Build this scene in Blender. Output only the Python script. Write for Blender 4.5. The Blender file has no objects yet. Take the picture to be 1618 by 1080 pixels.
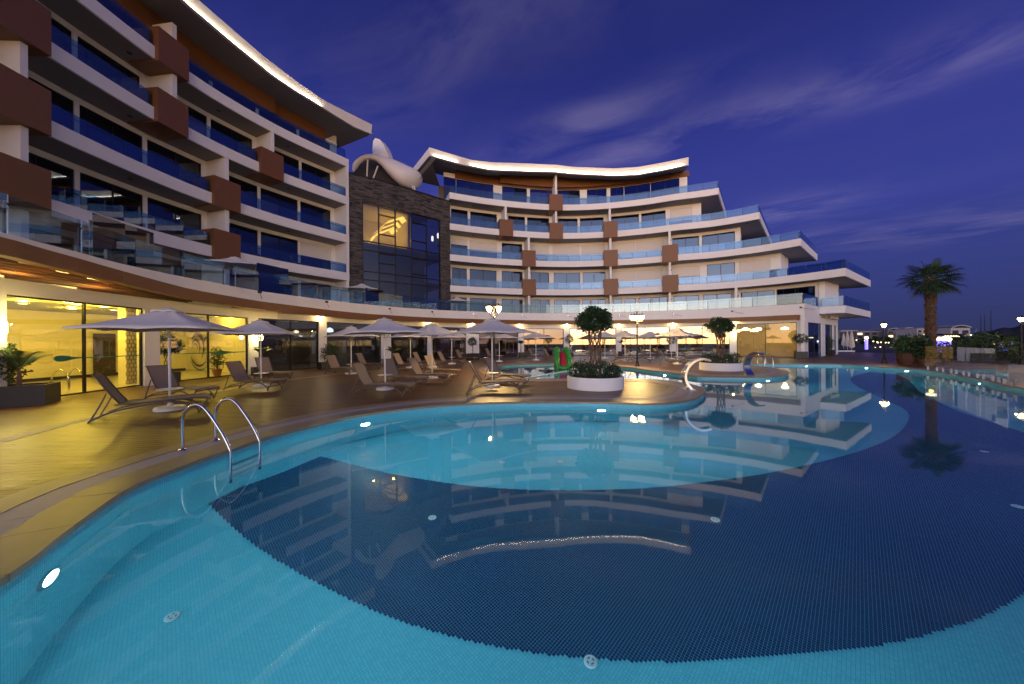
import bpy, bmesh, math, random
import numpy as np
from mathutils import Vector, Matrix
from mathutils.geometry import tessellate_polygon
random.seed(7)
PI = math.pi
sc = bpy.context.scene
col = sc.collection

# ------------------------------------------------------------------ camera
F, CH, ROLL, CX, CY = 548.0, 1.65, 0.0064, 809.0, 540.0      # focal length in photo pixels, eye height, slight roll
cam_d = bpy.data.cameras.new('camera'); cam = bpy.data.objects.new('camera', cam_d); col.objects.link(cam)
cam_d.sensor_width = 36.0; cam_d.lens = F / 1618.0 * 36.0
cam_d.clip_start = 0.05; cam_d.clip_end = 3000
cam.location = (0, 0, CH); cam.rotation_euler = (PI / 2, ROLL, 0)
sc.camera = cam

# ------------------------------------------------------------------ world: dusk sky, afterglow behind the camera, cloud streets
SKY_GAIN = 1.0
def build_world():
    w = bpy.data.worlds.new('World'); sc.world = w; w.use_nodes = True
    nt = w.node_tree; N = nt.nodes; L = nt.links
    for n in list(N): N.remove(n)
    def nd(t, **k):
        n = N.new(t)
        for a, b in k.items(): setattr(n, a, b)
        return n
    def m(op, a, b=None, c=None, clamp=False):
        n = nd('ShaderNodeMath', operation=op, use_clamp=clamp)
        for i, v in enumerate((a, b, c)):
            if v is None: continue
            if isinstance(v, (int, float)): n.inputs[i].default_value = v
            else: L.new(v, n.inputs[i])
        return n.outputs[0]
    out = nd('ShaderNodeOutputWorld'); bg = nd('ShaderNodeBackground')
    tc = nd('ShaderNodeTexCoord'); sep = nd('ShaderNodeSeparateXYZ'); L.new(tc.outputs['Generated'], sep.inputs[0])
    x, y, z = sep.outputs
    # clear twilight dome: colour by elevation
    rmp = nd('ShaderNodeValToRGB'); L.new(m('MAXIMUM', z, 0.0), rmp.inputs[0])
    cr = rmp.color_ramp
    stops = [(0.0, (.028, .036, .100)), (.10, (.034, .046, .190)), (.27, (.040, .052, .285)), (.42, (.033, .042, .262)), (.62, (.017, .024, .170)), (1.0, (.010, .015, .11))]
    cr.elements[0].position, cr.elements[0].color = stops[0][0], stops[0][1] + (1,)
    cr.elements[1].position, cr.elements[1].color = stops[-1][0], stops[-1][1] + (1,)
    for p, c in stops[1:-1]:
        e = cr.elements.new(p); e.color = c + (1,)
    # afterglow: where the sun went down, behind and a little to the left of the camera
    sx, sy = math.sin(math.radians(194)), math.cos(math.radians(194))
    hz = m('SQRT', m('ADD', m('MULTIPLY', x, x), m('MULTIPLY', y, y)))
    cosaz = m('DIVIDE', m('ADD', m('MULTIPLY', x, sx), m('MULTIPLY', y, sy)), m('MAXIMUM', hz, 1e-4))
    az = m('POWER', m('MULTIPLY_ADD', cosaz, .5, .5, clamp=True), 6.0)
    glow = nd('ShaderNodeValToRGB'); L.new(m('MAXIMUM', z, 0.0), glow.inputs[0])
    gs = [(0.0, (7.6, 3.9, 1.3)), (.045, (6.4, 4.4, 2.8)), (.10, (4.3, 4.0, 3.9)), (.22, (2.0, 2.15, 2.6)), (.42, (.38, .44, .68)), (.72, (.04, .05, .11))]
    g = glow.color_ramp
    g.elements[0].position, g.elements[0].color = gs[0][0], gs[0][1] + (1,)
    g.elements[1].position, g.elements[1].color = 1.0, (0, 0, 0, 1)
    for p, c in gs[1:]:
        e = g.elements.new(p); e.color = c + (1,)
    gl = nd('ShaderNodeVectorMath', operation='SCALE'); L.new(glow.outputs[0], gl.inputs[0]); L.new(az, gl.inputs['Scale'])
    base = nd('ShaderNodeVectorMath', operation='ADD'); L.new(rmp.outputs[0], base.inputs[0]); L.new(gl.outputs[0], base.inputs[1])
    # thin physical sky underneath, sun just on the horizon
    sky = nd('ShaderNodeTexSky', sky_type='NISHITA', sun_disc=False)
    sky.sun_elevation = math.radians(0.4); sky.sun_rotation = math.radians(194); sky.air_density = 1.0; sky.dust_density = .6; sky.ozone_density = 3.0
    sks = nd('ShaderNodeVectorMath', operation='SCALE'); L.new(sky.outputs[0], sks.inputs[0]); sks.inputs['Scale'].default_value = .004
    b2 = nd('ShaderNodeVectorMath', operation='ADD'); L.new(base.outputs[0], b2.inputs[0]); L.new(sks.outputs[0], b2.inputs[1])
    # cloud streets on a flat layer: u,v = direction / elevation
    zz = m('MAXIMUM', z, .03)
    u, v = m('DIVIDE', x, zz), m('DIVIDE', y, zz)
    q = m('ADD', m('MULTIPLY', u, .535), m('MULTIPLY', v, .845))
    p = m('SUBTRACT', m('MULTIPLY', u, .845), m('MULTIPLY', v, .535))
    cmb = nd('ShaderNodeCombineXYZ'); L.new(m('MULTIPLY', p, .95), cmb.inputs[0]); L.new(m('MULTIPLY', q, 1.7), cmb.inputs[1])
    nz = nd('ShaderNodeTexNoise'); nz.inputs['Scale'].default_value = 1.6; nz.inputs['Detail'].default_value = 7; nz.inputs['Roughness'].default_value = .58; nz.inputs['Distortion'].default_value = .5
    L.new(cmb.outputs[0], nz.inputs[0])
    nmask = m('MULTIPLY_ADD', nz.outputs[0], 3.6, -1.38, clamp=True)
    def band(q0, w, amp, p0=None, wp=1.0):
        d = m('DIVIDE', m('SUBTRACT', q, q0), w)
        r = m('MULTIPLY', m('EXPONENT', m('MULTIPLY', m('MULTIPLY', d, d), -1.0)), amp)
        if p0 is not None:
            d2 = m('DIVIDE', m('SUBTRACT', p, p0), wp)
            r = m('MULTIPLY', r, m('EXPONENT', m('MULTIPLY', m('MULTIPLY', d2, d2), -1.0)))
        return r
    cov = m('ADD', m('ADD', band(1.88, .17, 1.3), band(4.7, .7, .6)), m('ADD', band(.86, .2, .6), m('ADD', band(3.4, .28, 1.5, .4, .35), band(1.52, .12, 1.6, -.65, .42))))
    cov = m('ADD', cov, .05)
    dens = m('MULTIPLY', nmask, cov, clamp=True)
    dens = m('MULTIPLY', dens, .52)
    mx = nd('ShaderNodeMix', data_type='RGBA'); L.new(dens, mx.inputs['Factor']); L.new(b2.outputs[0], mx.inputs['A'])
    addc = nd('ShaderNodeVectorMath', operation='ADD'); L.new(b2.outputs[0], addc.inputs[0]); addc.inputs[1].default_value = (.150, .118, .115)
    L.new(addc.outputs[0], mx.inputs['B'])
    L.new(mx.outputs['Result'], bg.inputs[0]); bg.inputs[1].default_value = SKY_GAIN
    L.new(bg.outputs[0], out.inputs[0])
build_world()

# the sun itself has set; what is left of it is a very weak, very soft warm light from the afterglow
sd = bpy.data.lights.new('sun', 'SUN'); so = bpy.data.objects.new('sun', sd); col.objects.link(so)
sd.energy = .06; sd.angle = math.radians(40); sd.color = (1, .66, .52)
so.rotation_euler = (math.radians(84), 0, math.radians(14) * -1 + math.radians(0))
so.location = (5, -30, 20)

sc.view_settings.view_transform = 'Standard'; sc.view_settings.look = 'None'
sc.view_settings.exposure = 0.0; sc.view_settings.gamma = 1.0; sc.view_settings.use_curve_mapping = False
sc.render.engine = 'CYCLES'
cy = sc.cycles
cy.use_denoising = True
cy.max_bounces = 9; cy.diffuse_bounces = 3; cy.glossy_bounces = 4; cy.transmission_bounces = 7; cy.transparent_max_bounces = 24
cy.sample_clamp_indirect = 6.0
cy.use_light_tree = True

# ------------------------------------------------------------------ photo geometry helpers (pixel -> place, at a known height)
def ray(x, y):
    dx, dy = x - CX, y - CY
    return dx - ROLL * dy, -(dy + ROLL * dx)
def at(x, y, z=0.0):
    u, v = ray(x, y); Y = F * (z - CH) / v
    return (u / F * Y, Y)
def height(x, y, Y):
    return CH + ray(x, y)[1] / F * Y
def col_x(X, Y, z=1.65):
    u = X / Y * F; w = -(z - CH) / Y * F
    return CX + u + ROLL * w
def under(x, y, depth, w=-.14):
    X, Y = at(x, y, w); r = math.hypot(X, Y); th = math.atan2(r, CH - w)
    tp = math.asin(math.sin(th) / 1.333); k = 1 + depth * math.tan(tp) / r
    return (X * k, Y * k)

# ------------------------------------------------------------------ materials
MATS = {}
def mat(name, color, rough=.6, metal=0.0, var=.12, scale=6.0, bump=.0, spec=.5, emit=None, estr=0.0, coord='Object', stretch=(1, 1, 1), coat=0.0, detail=5.0):
    if name in MATS: return MATS[name]
    M = bpy.data.materials.new(name); M.use_nodes = True
    nt = M.node_tree; N = nt.nodes; L = nt.links; b = N['Principled BSDF']
    b.inputs['Roughness'].default_value = rough; b.inputs['Metallic'].default_value = metal
    b.inputs['Specular IOR Level'].default_value = spec
    b.inputs['Coat Weight'].default_value = coat
    tc = N.new('ShaderNodeTexCoord'); mp = N.new('ShaderNodeMapping'); mp.inputs['Scale'].default_value = stretch
    L.new(tc.outputs[coord], mp.inputs[0])
    nz = N.new('ShaderNodeTexNoise'); nz.inputs['Scale'].default_value = scale; nz.inputs['Detail'].default_value = detail
    L.new(mp.outputs[0], nz.inputs[0])
    mx = N.new('ShaderNodeMix'); mx.data_type = 'RGBA'
    mx.inputs['A'].default_value = tuple(c * (1 - var) for c in color) + (1,)
    mx.inputs['B'].default_value = tuple(min(1, c * (1 + var)) for c in color) + (1,)
    L.new(nz.outputs[0], mx.inputs['Factor']); L.new(mx.outputs['Result'], b.inputs['Base Color'])
    if bump:
        bp = N.new('ShaderNodeBump'); bp.inputs['Strength'].default_value = bump; bp.inputs['Distance'].default_value = .02
        L.new(nz.outputs[0], bp.inputs['Height']); L.new(bp.outputs[0], b.inputs['Normal'])
    if emit:
        b.inputs['Emission Color'].default_value = tuple(emit) + (1,); b.inputs['Emission Strength'].default_value = estr
    M['nz'] = 1; MATS[name] = M
    return M
def glass(name, tint, refl=.1, rough=.01, rcol=(1, 1, 1), fres=1.0):
    if name in MATS: return MATS[name]
    M = bpy.data.materials.new(name); M.use_nodes = True
    nt = M.node_tree; N = nt.nodes; L = nt.links
    for n in list(N):
        if n.type != 'OUTPUT_MATERIAL': N.remove(n)
    o = [n for n in N if n.type == 'OUTPUT_MATERIAL'][0]
    tr = N.new('ShaderNodeBsdfTransparent'); tr.inputs[0].default_value = tuple(tint) + (1,)
    gl = N.new('ShaderNodeBsdfGlossy'); gl.inputs['Roughness'].default_value = rough; gl.inputs['Color'].default_value = tuple(rcol) + (1,)
    fr = N.new('ShaderNodeFresnel'); ge = N.new('ShaderNodeNewGeometry'); io = N.new('ShaderNodeMix')     # thin pane: same reflection from both sides
    io.inputs['A'].default_value = 1.5; io.inputs['B'].default_value = 1 / 1.5; L.new(ge.outputs['Backfacing'], io.inputs['Factor']); L.new(io.outputs['Result'], fr.inputs['IOR'])
    ma = N.new('ShaderNodeMath'); ma.operation = 'MULTIPLY_ADD'; ma.use_clamp = True
    L.new(fr.outputs[0], ma.inputs[0]); ma.inputs[1].default_value = fres; ma.inputs[2].default_value = refl
    mx = N.new('ShaderNodeMixShader'); L.new(ma.outputs[0], mx.inputs[0]); L.new(tr.outputs[0], mx.inputs[1]); L.new(gl.outputs[0], mx.inputs[2])
    L.new(mx.outputs[0], o.inputs[0]); MATS[name] = M
    return M
def emis(name, color, s):
    if name in MATS: return MATS[name]
    M = bpy.data.materials.new(name); M.use_nodes = True
    b = M.node_tree.nodes['Principled BSDF']; b.inputs['Base Color'].default_value = (.8, .8, .8, 1)
    b.inputs['Emission Color'].default_value = tuple(color) + (1,); b.inputs['Emission Strength'].default_value = s
    MATS[name] = M
    return M

white = mat('white_render', (.82, .81, .80), .75, var=.06, scale=1.2, bump=.05)
soffit = mat('soffit_grey', (.24, .225, .215), .8, var=.05, scale=1.0)  # grey for undersides, darker than the white slab faces
cream = mat('cream_shutter', (.70, .66, .62), .6, var=.05, scale=2.0)
brown = mat('brown_cladding', (.185, .074, .022), .45, var=.22, scale=3.0, stretch=(1, 1, 14))
wood = mat('pergola_wood', (.17, .07, .028), .5, var=.25, scale=4.0)
dframe = mat('dark_aluminium', (.018, .015, .014), .35, metal=.3, var=.1)
wframe = mat('white_aluminium', (.62, .60, .60), .4, var=.05)
steel = mat('polished_steel', (.62, .63, .66), .16, metal=1.0, var=.06, scale=18)
railm = mat('rail_metal', (.05, .055, .07), .35, metal=.6, var=.1)
roomw = mat('room_wall', (.28, .24, .21), .8, var=.1, scale=1.0)
curt = mat('curtain_cloth', (.30, .31, .32), .9, var=.12, scale=9.0)
canvas = mat('parasol_canvas', (.76, .70, .62), .85, var=.05, scale=3.0, bump=.03)
pwhite = mat('white_powder_coat', (.70, .70, .68), .4, var=.04)
sling = mat('lounger_sling', (.27, .21, .165), .75, var=.12, scale=70)
lframe = mat('lounger_frame', (.11, .08, .06), .45, var=.1)
blackbox = mat('black_planter', (.022, .020, .018), .45, var=.2, scale=8)
leafd = mat('leaf_dark', (.020, .050, .014), .55, var=.55, scale=5.0)
leafm = mat('leaf_mid', (.035, .075, .020), .5, var=.5, scale=5.0)
palml = mat('palm_leaf', (.030, .060, .022), .5, var=.4, scale=3.0)
bark = mat('bark', (.16, .10, .06), .9, var=.4, scale=12, bump=.5)
palmbark = mat('palm_bark', (.09, .05, .028), .9, var=.4, scale=9, bump=.6)
soil = mat('soil', (.03, .02, .012), .95, var=.4, scale=20, bump=.4)
terracotta = mat('terracotta', (.30, .12, .06), .8, var=.2)
iron = mat('black_iron', (.012, .011, .011), .4, metal=.4, var=.1)
wglass = glass('window_glass', (.36, .43, .54), .045, rcol=(.75, .86, 1))
rglass = glass('coated_window_glass', (.50, .46, .42), .30)
bglass = glass('blue_balustrade_glass', (.52, .68, .82), .05, rcol=(.8, .9, 1))
cglass = glass('clear_balustrade_glass', (.74, .86, .84), .05)
sglass = glass('dark_screen_glass', (.045, .075, .17), .05)
roomglass = glass('clear_window_glass', (.90, .90, .86), .03)
tglass = glass('tower_glass', (.42, .44, .48), .05)
fglass = glass('fence_glass', (.93, .96, .96), .04)

# ------------------------------------------------------------------ mesh builder
class MB:
    def __init__(s): s.v = []; s.f = []; s.uv = None
    def add(s, vs, fs):
        o = len(s.v); s.v += [tuple(p) for p in vs]; s.f += [tuple(i + o for i in f) for f in fs]; return s
    def box(s, c, d, rz=0.0, M=None):
        x, y, z = (a / 2 for a in d)
        vs = [Vector((sx * x, sy * y, sz * z)) for sz in (-1, 1) for sy in (-1, 1) for sx in (-1, 1)]
        R = M if M else Matrix.Rotation(rz, 3, 'Z')
        vs = [R @ p + Vector(c) for p in vs]
        return s.add(vs, [(0, 2, 3, 1), (4, 5, 7, 6), (0, 1, 5, 4), (2, 6, 7, 3), (0, 4, 6, 2), (1, 3, 7, 5)])
    def hexa(s, b, t):                          # bottom 4, top 4 corners (same winding)
        return s.add(list(b) + list(t), [(3, 2, 1, 0), (4, 5, 6, 7), (0, 1, 5, 4), (1, 2, 6, 5), (2, 3, 7, 6), (3, 0, 4, 7)])
    def prism(s, poly, z0, z1):                 # polygon in plan, any shape
        n = len(poly); z0f = z0 if callable(z0) else (lambda i: z0); z1f = z1 if callable(z1) else (lambda i: z1)
        vs = [(p[0], p[1], z0f(i)) for i, p in enumerate(poly)] + [(p[0], p[1], z1f(i)) for i, p in enumerate(poly)]
        tri = tessellate_polygon([[Vector((p[0], p[1], 0)) for p in poly]])
        fs = [tuple(t) for t in tri] + [tuple(n + i for i in reversed(t)) for t in tri]
        fs += [(i, (i + 1) % n, n + (i + 1) % n, n + i) for i in range(n)]
        return s.add(vs, fs)
    def tube(s, pts, r, n=8, closed=False, cap=True):
        pts = [Vector(p) for p in pts]; m = len(pts); rs = r if isinstance(r, (list, tuple)) else [r] * m
        o = len(s.v); up = None
        for i, p in enumerate(pts):
            a = pts[(i - 1) % m] if (i > 0 or closed) else p; b = pts[(i + 1) % m] if (i < m - 1 or closed) else p
            t = (b - a).normalized() if (b - a).length > 1e-9 else Vector((0, 0, 1))
            if up is None: up = Vector((0, 0, 1)) if abs(t.z) < .9 else Vector((1, 0, 0))
            e1 = up - t * up.dot(t)
            if e1.length < 1e-6: e1 = t.orthogonal()
            e1.normalize(); e2 = t.cross(e1); up = e1
            for k in range(n):
                an = 2 * PI * k / n; s.v.append(tuple(p + (e1 * math.cos(an) + e2 * math.sin(an)) * rs[i]))
        for i in range(m if closed else m - 1):
            j = (i + 1) % m
            for k in range(n):
                l = (k + 1) % n; s.f.append((o + i * n + k, o + i * n + l, o + j * n + l, o + j * n + k))
        if cap and not closed:
            s.f.append(tuple(o + k for k in reversed(range(n)))); s.f.append(tuple(o + (m - 1) * n + k for k in range(n)))
        return s
    def lathe(s, prof, c=(0, 0, 0), n=20, cap=True, sx=1.0, sy=1.0):
        o = len(s.v)
        for (r, z) in prof:
            for k in range(n):
                a = 2 * PI * k / n; s.v.append((c[0] + r * math.cos(a) * sx, c[1] + r * math.sin(a) * sy, c[2] + z))
        for i in range(len(prof) - 1):
            for k in range(n):
                l = (k + 1) % n; s.f.append((o + i * n + k, o + i * n + l, o + (i + 1) * n + l, o + (i + 1) * n + k))
        if cap:
            s.f.append(tuple(o + k for k in reversed(range(n)))); s.f.append(tuple(o + (len(prof) - 1) * n + k for k in range(n)))
        return s
    def build(s, name, m, parent=None, smooth=False, kind=None):
        off = Vector((0, 0, 0))
        if parent is not None: off = world_loc(parent)
        me = bpy.data.meshes.new(name)
        vs = s.v if off.length == 0 else [(p[0] - off.x, p[1] - off.y, p[2] - off.z) for p in s.v]
        me.from_pydata(vs, [], s.f); me.materials.append(m)
        if smooth: me.polygons.foreach_set('use_smooth', [True] * len(me.polygons))
        me.update()
        o = bpy.data.objects.new(name, me); col.objects.link(o)
        if parent is not None: o.parent = parent
        if kind: o['kind'] = kind
        return o
LOC = {}
def world_loc(o):
    v = Vector(o.location)
    while o.parent is not None: o = o.parent; v = v + Vector(o.location)
    return v
def thing(name, label, cat, loc=(0, 0, 0), group=None):
    o = bpy.data.objects.new(name, None); col.objects.link(o); o.location = loc; o.empty_display_size = .2
    o['label'] = label; o['category'] = cat
    if group: o['group'] = group
    return o
def tag(o, label, cat, group=None):
    o['label'] = label; o['category'] = cat
    if group: o['group'] = group
    return o
def struct(o): o['kind'] = 'structure'; return o
def copy_tree(o, parent=None):
    c = o.copy(); col.objects.link(c); c.parent = parent
    for ch in list(KIDS.get(o.name, ())): copy_tree(ch, c)
    return c
KIDS = {}
def index_kids():
    KIDS.clear()
    for o in col.objects:
        if o.parent is not None: KIDS.setdefault(o.parent.name, []).append(o)
def smooth_path(pts, n=8, closed=False):
    P = [Vector(p) for p in pts]; out = []; m = len(P)
    rng = range(m) if closed else range(m - 1)
    for i in rng:
        p0 = P[(i - 1) % m] if (closed or i > 0) else P[0] * 2 - P[1]
        p1, p2 = P[i], P[(i + 1) % m]
        p3 = P[(i + 2) % m] if (closed or i < m - 2) else P[-1] * 2 - P[-2]
        for k in range(n):
            t = k / n
            out.append(.5 * ((2 * p1) + (p2 - p0) * t + (2 * p0 - 5 * p1 + 4 * p2 - p3) * t * t + (3 * p1 - p0 - 3 * p2 + p3) * t ** 3))
    if not closed: out.append(P[-1])
    return out

class Curve:                                     # plan curve, arc length; normal() points to the pool
    def __init__(s, pts, n=12):
        q = smooth_path([(a, b, 0) for a, b in pts], n)
        s.p = np.array([(v.x, v.y) for v in q]); d = np.hypot(*np.diff(s.p, axis=0).T); s.s = np.concatenate([[0], np.cumsum(d)]); s.len = s.s[-1]
    def pos(s, t, off=0.0):
        x = np.interp(t, s.s, s.p[:, 0]); y = np.interp(t, s.s, s.p[:, 1])
        if t < 0 or t > s.len:
            tx, ty = s.tan(min(max(t, 0), s.len)); e = t if t < 0 else t - s.len; x += tx * e; y += ty * e
        if off:
            nx, ny = s.nor(t); x += nx * off; y += ny * off
        return (float(x), float(y))
    def tan(s, t):
        a, b = max(0, t - .6), min(s.len, t + .6)
        dx = np.interp(b, s.s, s.p[:, 0]) - np.interp(a, s.s, s.p[:, 0]); dy = np.interp(b, s.s, s.p[:, 1]) - np.interp(a, s.s, s.p[:, 1])
        l = math.hypot(dx, dy); return (dx / l, dy / l)
    def nor(s, t):
        tx, ty = s.tan(min(max(t, 0), s.len)); return (ty, -tx)
    def at_px(s, x, off=0.0, z=1.65):            # arc length where the photo column x meets the curve
        ts = np.linspace(-6, s.len + 6, 700); best = None
        prev = None
        for t in ts:
            X, Y = s.pos(t, off)
            if Y < .3: continue
            d = col_x(X, Y, z) - x
            if prev is not None and prev[1] * d <= 0 and prev[1] != d:
                return float(prev[0] + (t - prev[0]) * prev[1] / (prev[1] - d))
            prev = (t, d)
        return float(s.len if prev[1] < 0 else 0)
    def samples(s, a, b, step=1.0):
        n = max(1, int(math.ceil(abs(b - a) / step))); return [a + (b - a) * i / n for i in range(n + 1)]
    def strip(s, mb, a, b, o0, o1, z0, z1, step=1.0):
        z0f = z0 if callable(z0) else (lambda t: z0); z1f = z1 if callable(z1) else (lambda t: z1)
        ts = s.samples(a, b, step)
        A = [s.pos(t, o0) for t in ts]; B = [s.pos(t, o1) for t in ts]; n = len(ts); vs = []
        for i, t in enumerate(ts):
            vs += [(*A[i], z0f(t)), (*B[i], z0f(t)), (*B[i], z1f(t)), (*A[i], z1f(t))]
        fs = []
        for i in range(n - 1):
            for k in range(4):
                l = (k + 1) % 4; fs.append((i * 4 + k, i * 4 + l, (i + 1) * 4 + l, (i + 1) * 4 + k))
        fs += [(3, 2, 1, 0), tuple((n - 1) * 4 + k for k in range(4))]
        mb.add(vs, fs); return mb
    def block(s, mb, a, b, o0, o1, z0, z1):      # straight box between two arc positions
        p = [s.pos(a, o0), s.pos(b, o0), s.pos(b, o1), s.pos(a, o1)]
        mb.hexa([(*q, z0) for q in p], [(*q, z1) for q in p]); return mb

# ================================================================== POOL, DECK, GROUND
WATER = -.14; DEPTH = 1.55; FLOOR = WATER - DEPTH
pool_px = [(0,943),(52,903),(103,860),(200,790),(280,755),(358,725),(440,697),(500,681),(574,664),(685,649),(797,643),(945,643),(1019,645.5),(1064,643),(1094,637),(1110,628),(1112,621),(1102,616),(1075,609.5),(1045,605.5),(1020,603.8),(984.6,603.3),(900,603),(837,603),(810,599),(792,592),(785,586),(792,580.5),(815,578.5),(850,577.5),(890,577.3),(930,578.5),(990,583),(1023,588),(1053,592),(1090,597),(1109,599),(1168,600),(1212,600),(1236,597.5),(1245,593),(1238,588),(1208,582.7),(1190,580),(1180,578.6),(1178,577.2),(1192,577),(1230,577.6),(1280,578),(1319,578.3),(1350,579.6),(1393,583),(1440,586.3),(1467,589),(1510,596),(1556,606),(1618,619)]
pool_ctl = [at(x, y, WATER) for x, y in pool_px] + [(16.4, 9.2), (16.2, 6.0), (14.5, 2.6), (11.0, 1.0), (6.0, .62), (1.5, .55), (-1.2, .6), (-2.7, 1.05), (-3.4, 1.8)]
pool_poly = [(v.x, v.y) for v in smooth_path([(a, b, 0) for a, b in pool_ctl], 6, closed=True)]
# even arc-length resampling of the outline
PP = np.array(pool_poly + [pool_poly[0]]); dd = np.hypot(*np.diff(PP, axis=0).T); SS = np.concatenate([[0], np.cumsum(dd)]); PLEN = SS[-1]
def pool_at(s):
    s = s % PLEN; return np.array([np.interp(s, SS, PP[:, 0]), np.interp(s, SS, PP[:, 1])])
area = .5 * np.sum(PP[:-1, 0] * PP[1:, 1] - PP[1:, 0] * PP[:-1, 1]); ORI = 1.0 if area > 0 else -1.0
def pool_nor(s, h=.35):                          # outward (to the deck)
    t = pool_at(s + h) - pool_at(s - h); t /= np.hypot(*t) + 1e-9
    return np.array([t[1], -t[0]]) * ORI
NP = int(PLEN / .25); ring = [tuple(pool_at(i * PLEN / NP)) for i in range(NP)]
def inside(pts, poly):
    pts = np.asarray(pts); poly = np.asarray(poly); x, y = pts[:, 0], pts[:, 1]; r = np.zeros(len(pts), bool); n = len(poly); j = n - 1
    for i in range(n):
        xi, yi = poly[i]; xj, yj = poly[j]
        if yi != yj: r ^= ((yi > y) != (yj > y)) & (x < (xj - xi) * (y - yi) / (yj - yi) + xi)
        j = i
    return r
def dist_ring(pts, poly):
    pts = np.asarray(pts); P = np.asarray(poly); out = np.full(len(pts), 1e9)
    for p in P: out = np.minimum(out, (pts[:, 0] - p[0]) ** 2 + (pts[:, 1] - p[1]) ** 2)
    return np.sqrt(out)

def tiles_mat(name, c1, c2, grout, pitch, ang=PI / 4, uv=False, gw=.12, rough=.25):
    M = bpy.data.materials.new(name); M.use_nodes = True
    nt = M.node_tree; N = nt.nodes; L = nt.links; b = N['Principled BSDF']; b.inputs['Roughness'].default_value = rough
    tc = N.new('ShaderNodeTexCoord'); mp = N.new('ShaderNodeMapping')
    L.new(tc.outputs['UV' if uv else 'Object'], mp.inputs[0])
    mp.inputs['Rotation'].default_value = (0, 0, 0 if uv else -ang); mp.inputs['Scale'].default_value = (1 / pitch,) * 3
    fr = N.new('ShaderNodeVectorMath'); fr.operation = 'FRACTION'; L.new(mp.outputs[0], fr.inputs[0])
    fl = N.new('ShaderNodeVectorMath'); fl.operation = 'FLOOR'; L.new(mp.outputs[0], fl.inputs[0])
    sp = N.new('ShaderNodeSeparateXYZ'); L.new(fr.outputs[0], sp.inputs[0])
    def mth(op, a, bb):
        n = N.new('ShaderNodeMath'); n.operation = op
        for i, v in enumerate((a, bb)):
            if isinstance(v, (int, float)): n.inputs[i].default_value = v
            else: L.new(v, n.inputs[i])
        return n.outputs[0]
    g = mth('MAXIMUM', mth('LESS_THAN', sp.outputs[0], gw), mth('LESS_THAN', sp.outputs[1], gw))
    sf = N.new('ShaderNodeSeparateXYZ'); L.new(fl.outputs[0], sf.inputs[0])
    cb = N.new('ShaderNodeCombineXYZ'); L.new(sf.outputs[0], cb.inputs[0]); L.new(sf.outputs[1], cb.inputs[1])
    wn = N.new('ShaderNodeTexWhiteNoise'); wn.noise_dimensions = '2D'; L.new(cb.outputs[0], wn.inputs['Vector'])
    nz = N.new('ShaderNodeTexNoise'); nz.inputs['Scale'].default_value = .5; L.new(tc.outputs['Object'], nz.inputs[0])
    mix = mth('MULTIPLY', mth('ADD', wn.outputs['Value'], nz.outputs[0]), .5)
    m1 = N.new('ShaderNodeMix'); m1.data_type = 'RGBA'; m1.inputs['A'].default_value = c1 + (1,); m1.inputs['B'].default_value = c2 + (1,); L.new(mix, m1.inputs['Factor'])
    m2 = N.new('ShaderNodeMix'); m2.data_type = 'RGBA'; m2.inputs['B'].default_value = grout + (1,); L.new(m1.outputs['Result'], m2.inputs['A']); L.new(g, m2.inputs['Factor'])
    L.new(m2.outputs['Result'], b.inputs['Base Color'])
    bp = N.new('ShaderNodeBump'); bp.inputs['Strength'].default_value = .3; bp.inputs['Distance'].default_value = .003; bp.invert = True
    L.new(g, bp.inputs['Height']); L.new(bp.outputs[0], b.inputs['Normal'])
    return M
PITCH = .0272
light_tile = tiles_mat('light_blue_mosaic', (.105, .44, .56), (.155, .57, .69), (.07, .33, .43), PITCH)
dark_tile = tiles_mat('navy_mosaic', (.0022, .013, .045), (.006, .040, .120), (.085, .25, .38), PITCH, gw=.11)
wall_tile = tiles_mat('pool_wall_mosaic', (.10, .41, .53), (.17, .58, .70), (.06, .29, .39), PITCH, uv=True)

def fill(poly, z, name, m, holes=()):
    loops = [[Vector((p[0], p[1], 0)) for p in poly]] + [[Vector((p[0], p[1], 0)) for p in h] for h in holes]
    tri = tessellate_polygon(loops); vs = [(v.x, v.y, z) for l in loops for v in l]
    fs = []
    for t in tri:
        a, b, c = (vs[i] for i in t)
        fs.append(tuple(t) if (b[0] - a[0]) * (c[1] - a[1]) - (c[0] - a[0]) * (b[1] - a[1]) > 0 else tuple(reversed(t)))
    mb = MB(); mb.add(vs, fs); return mb.build(name, m)
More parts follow.
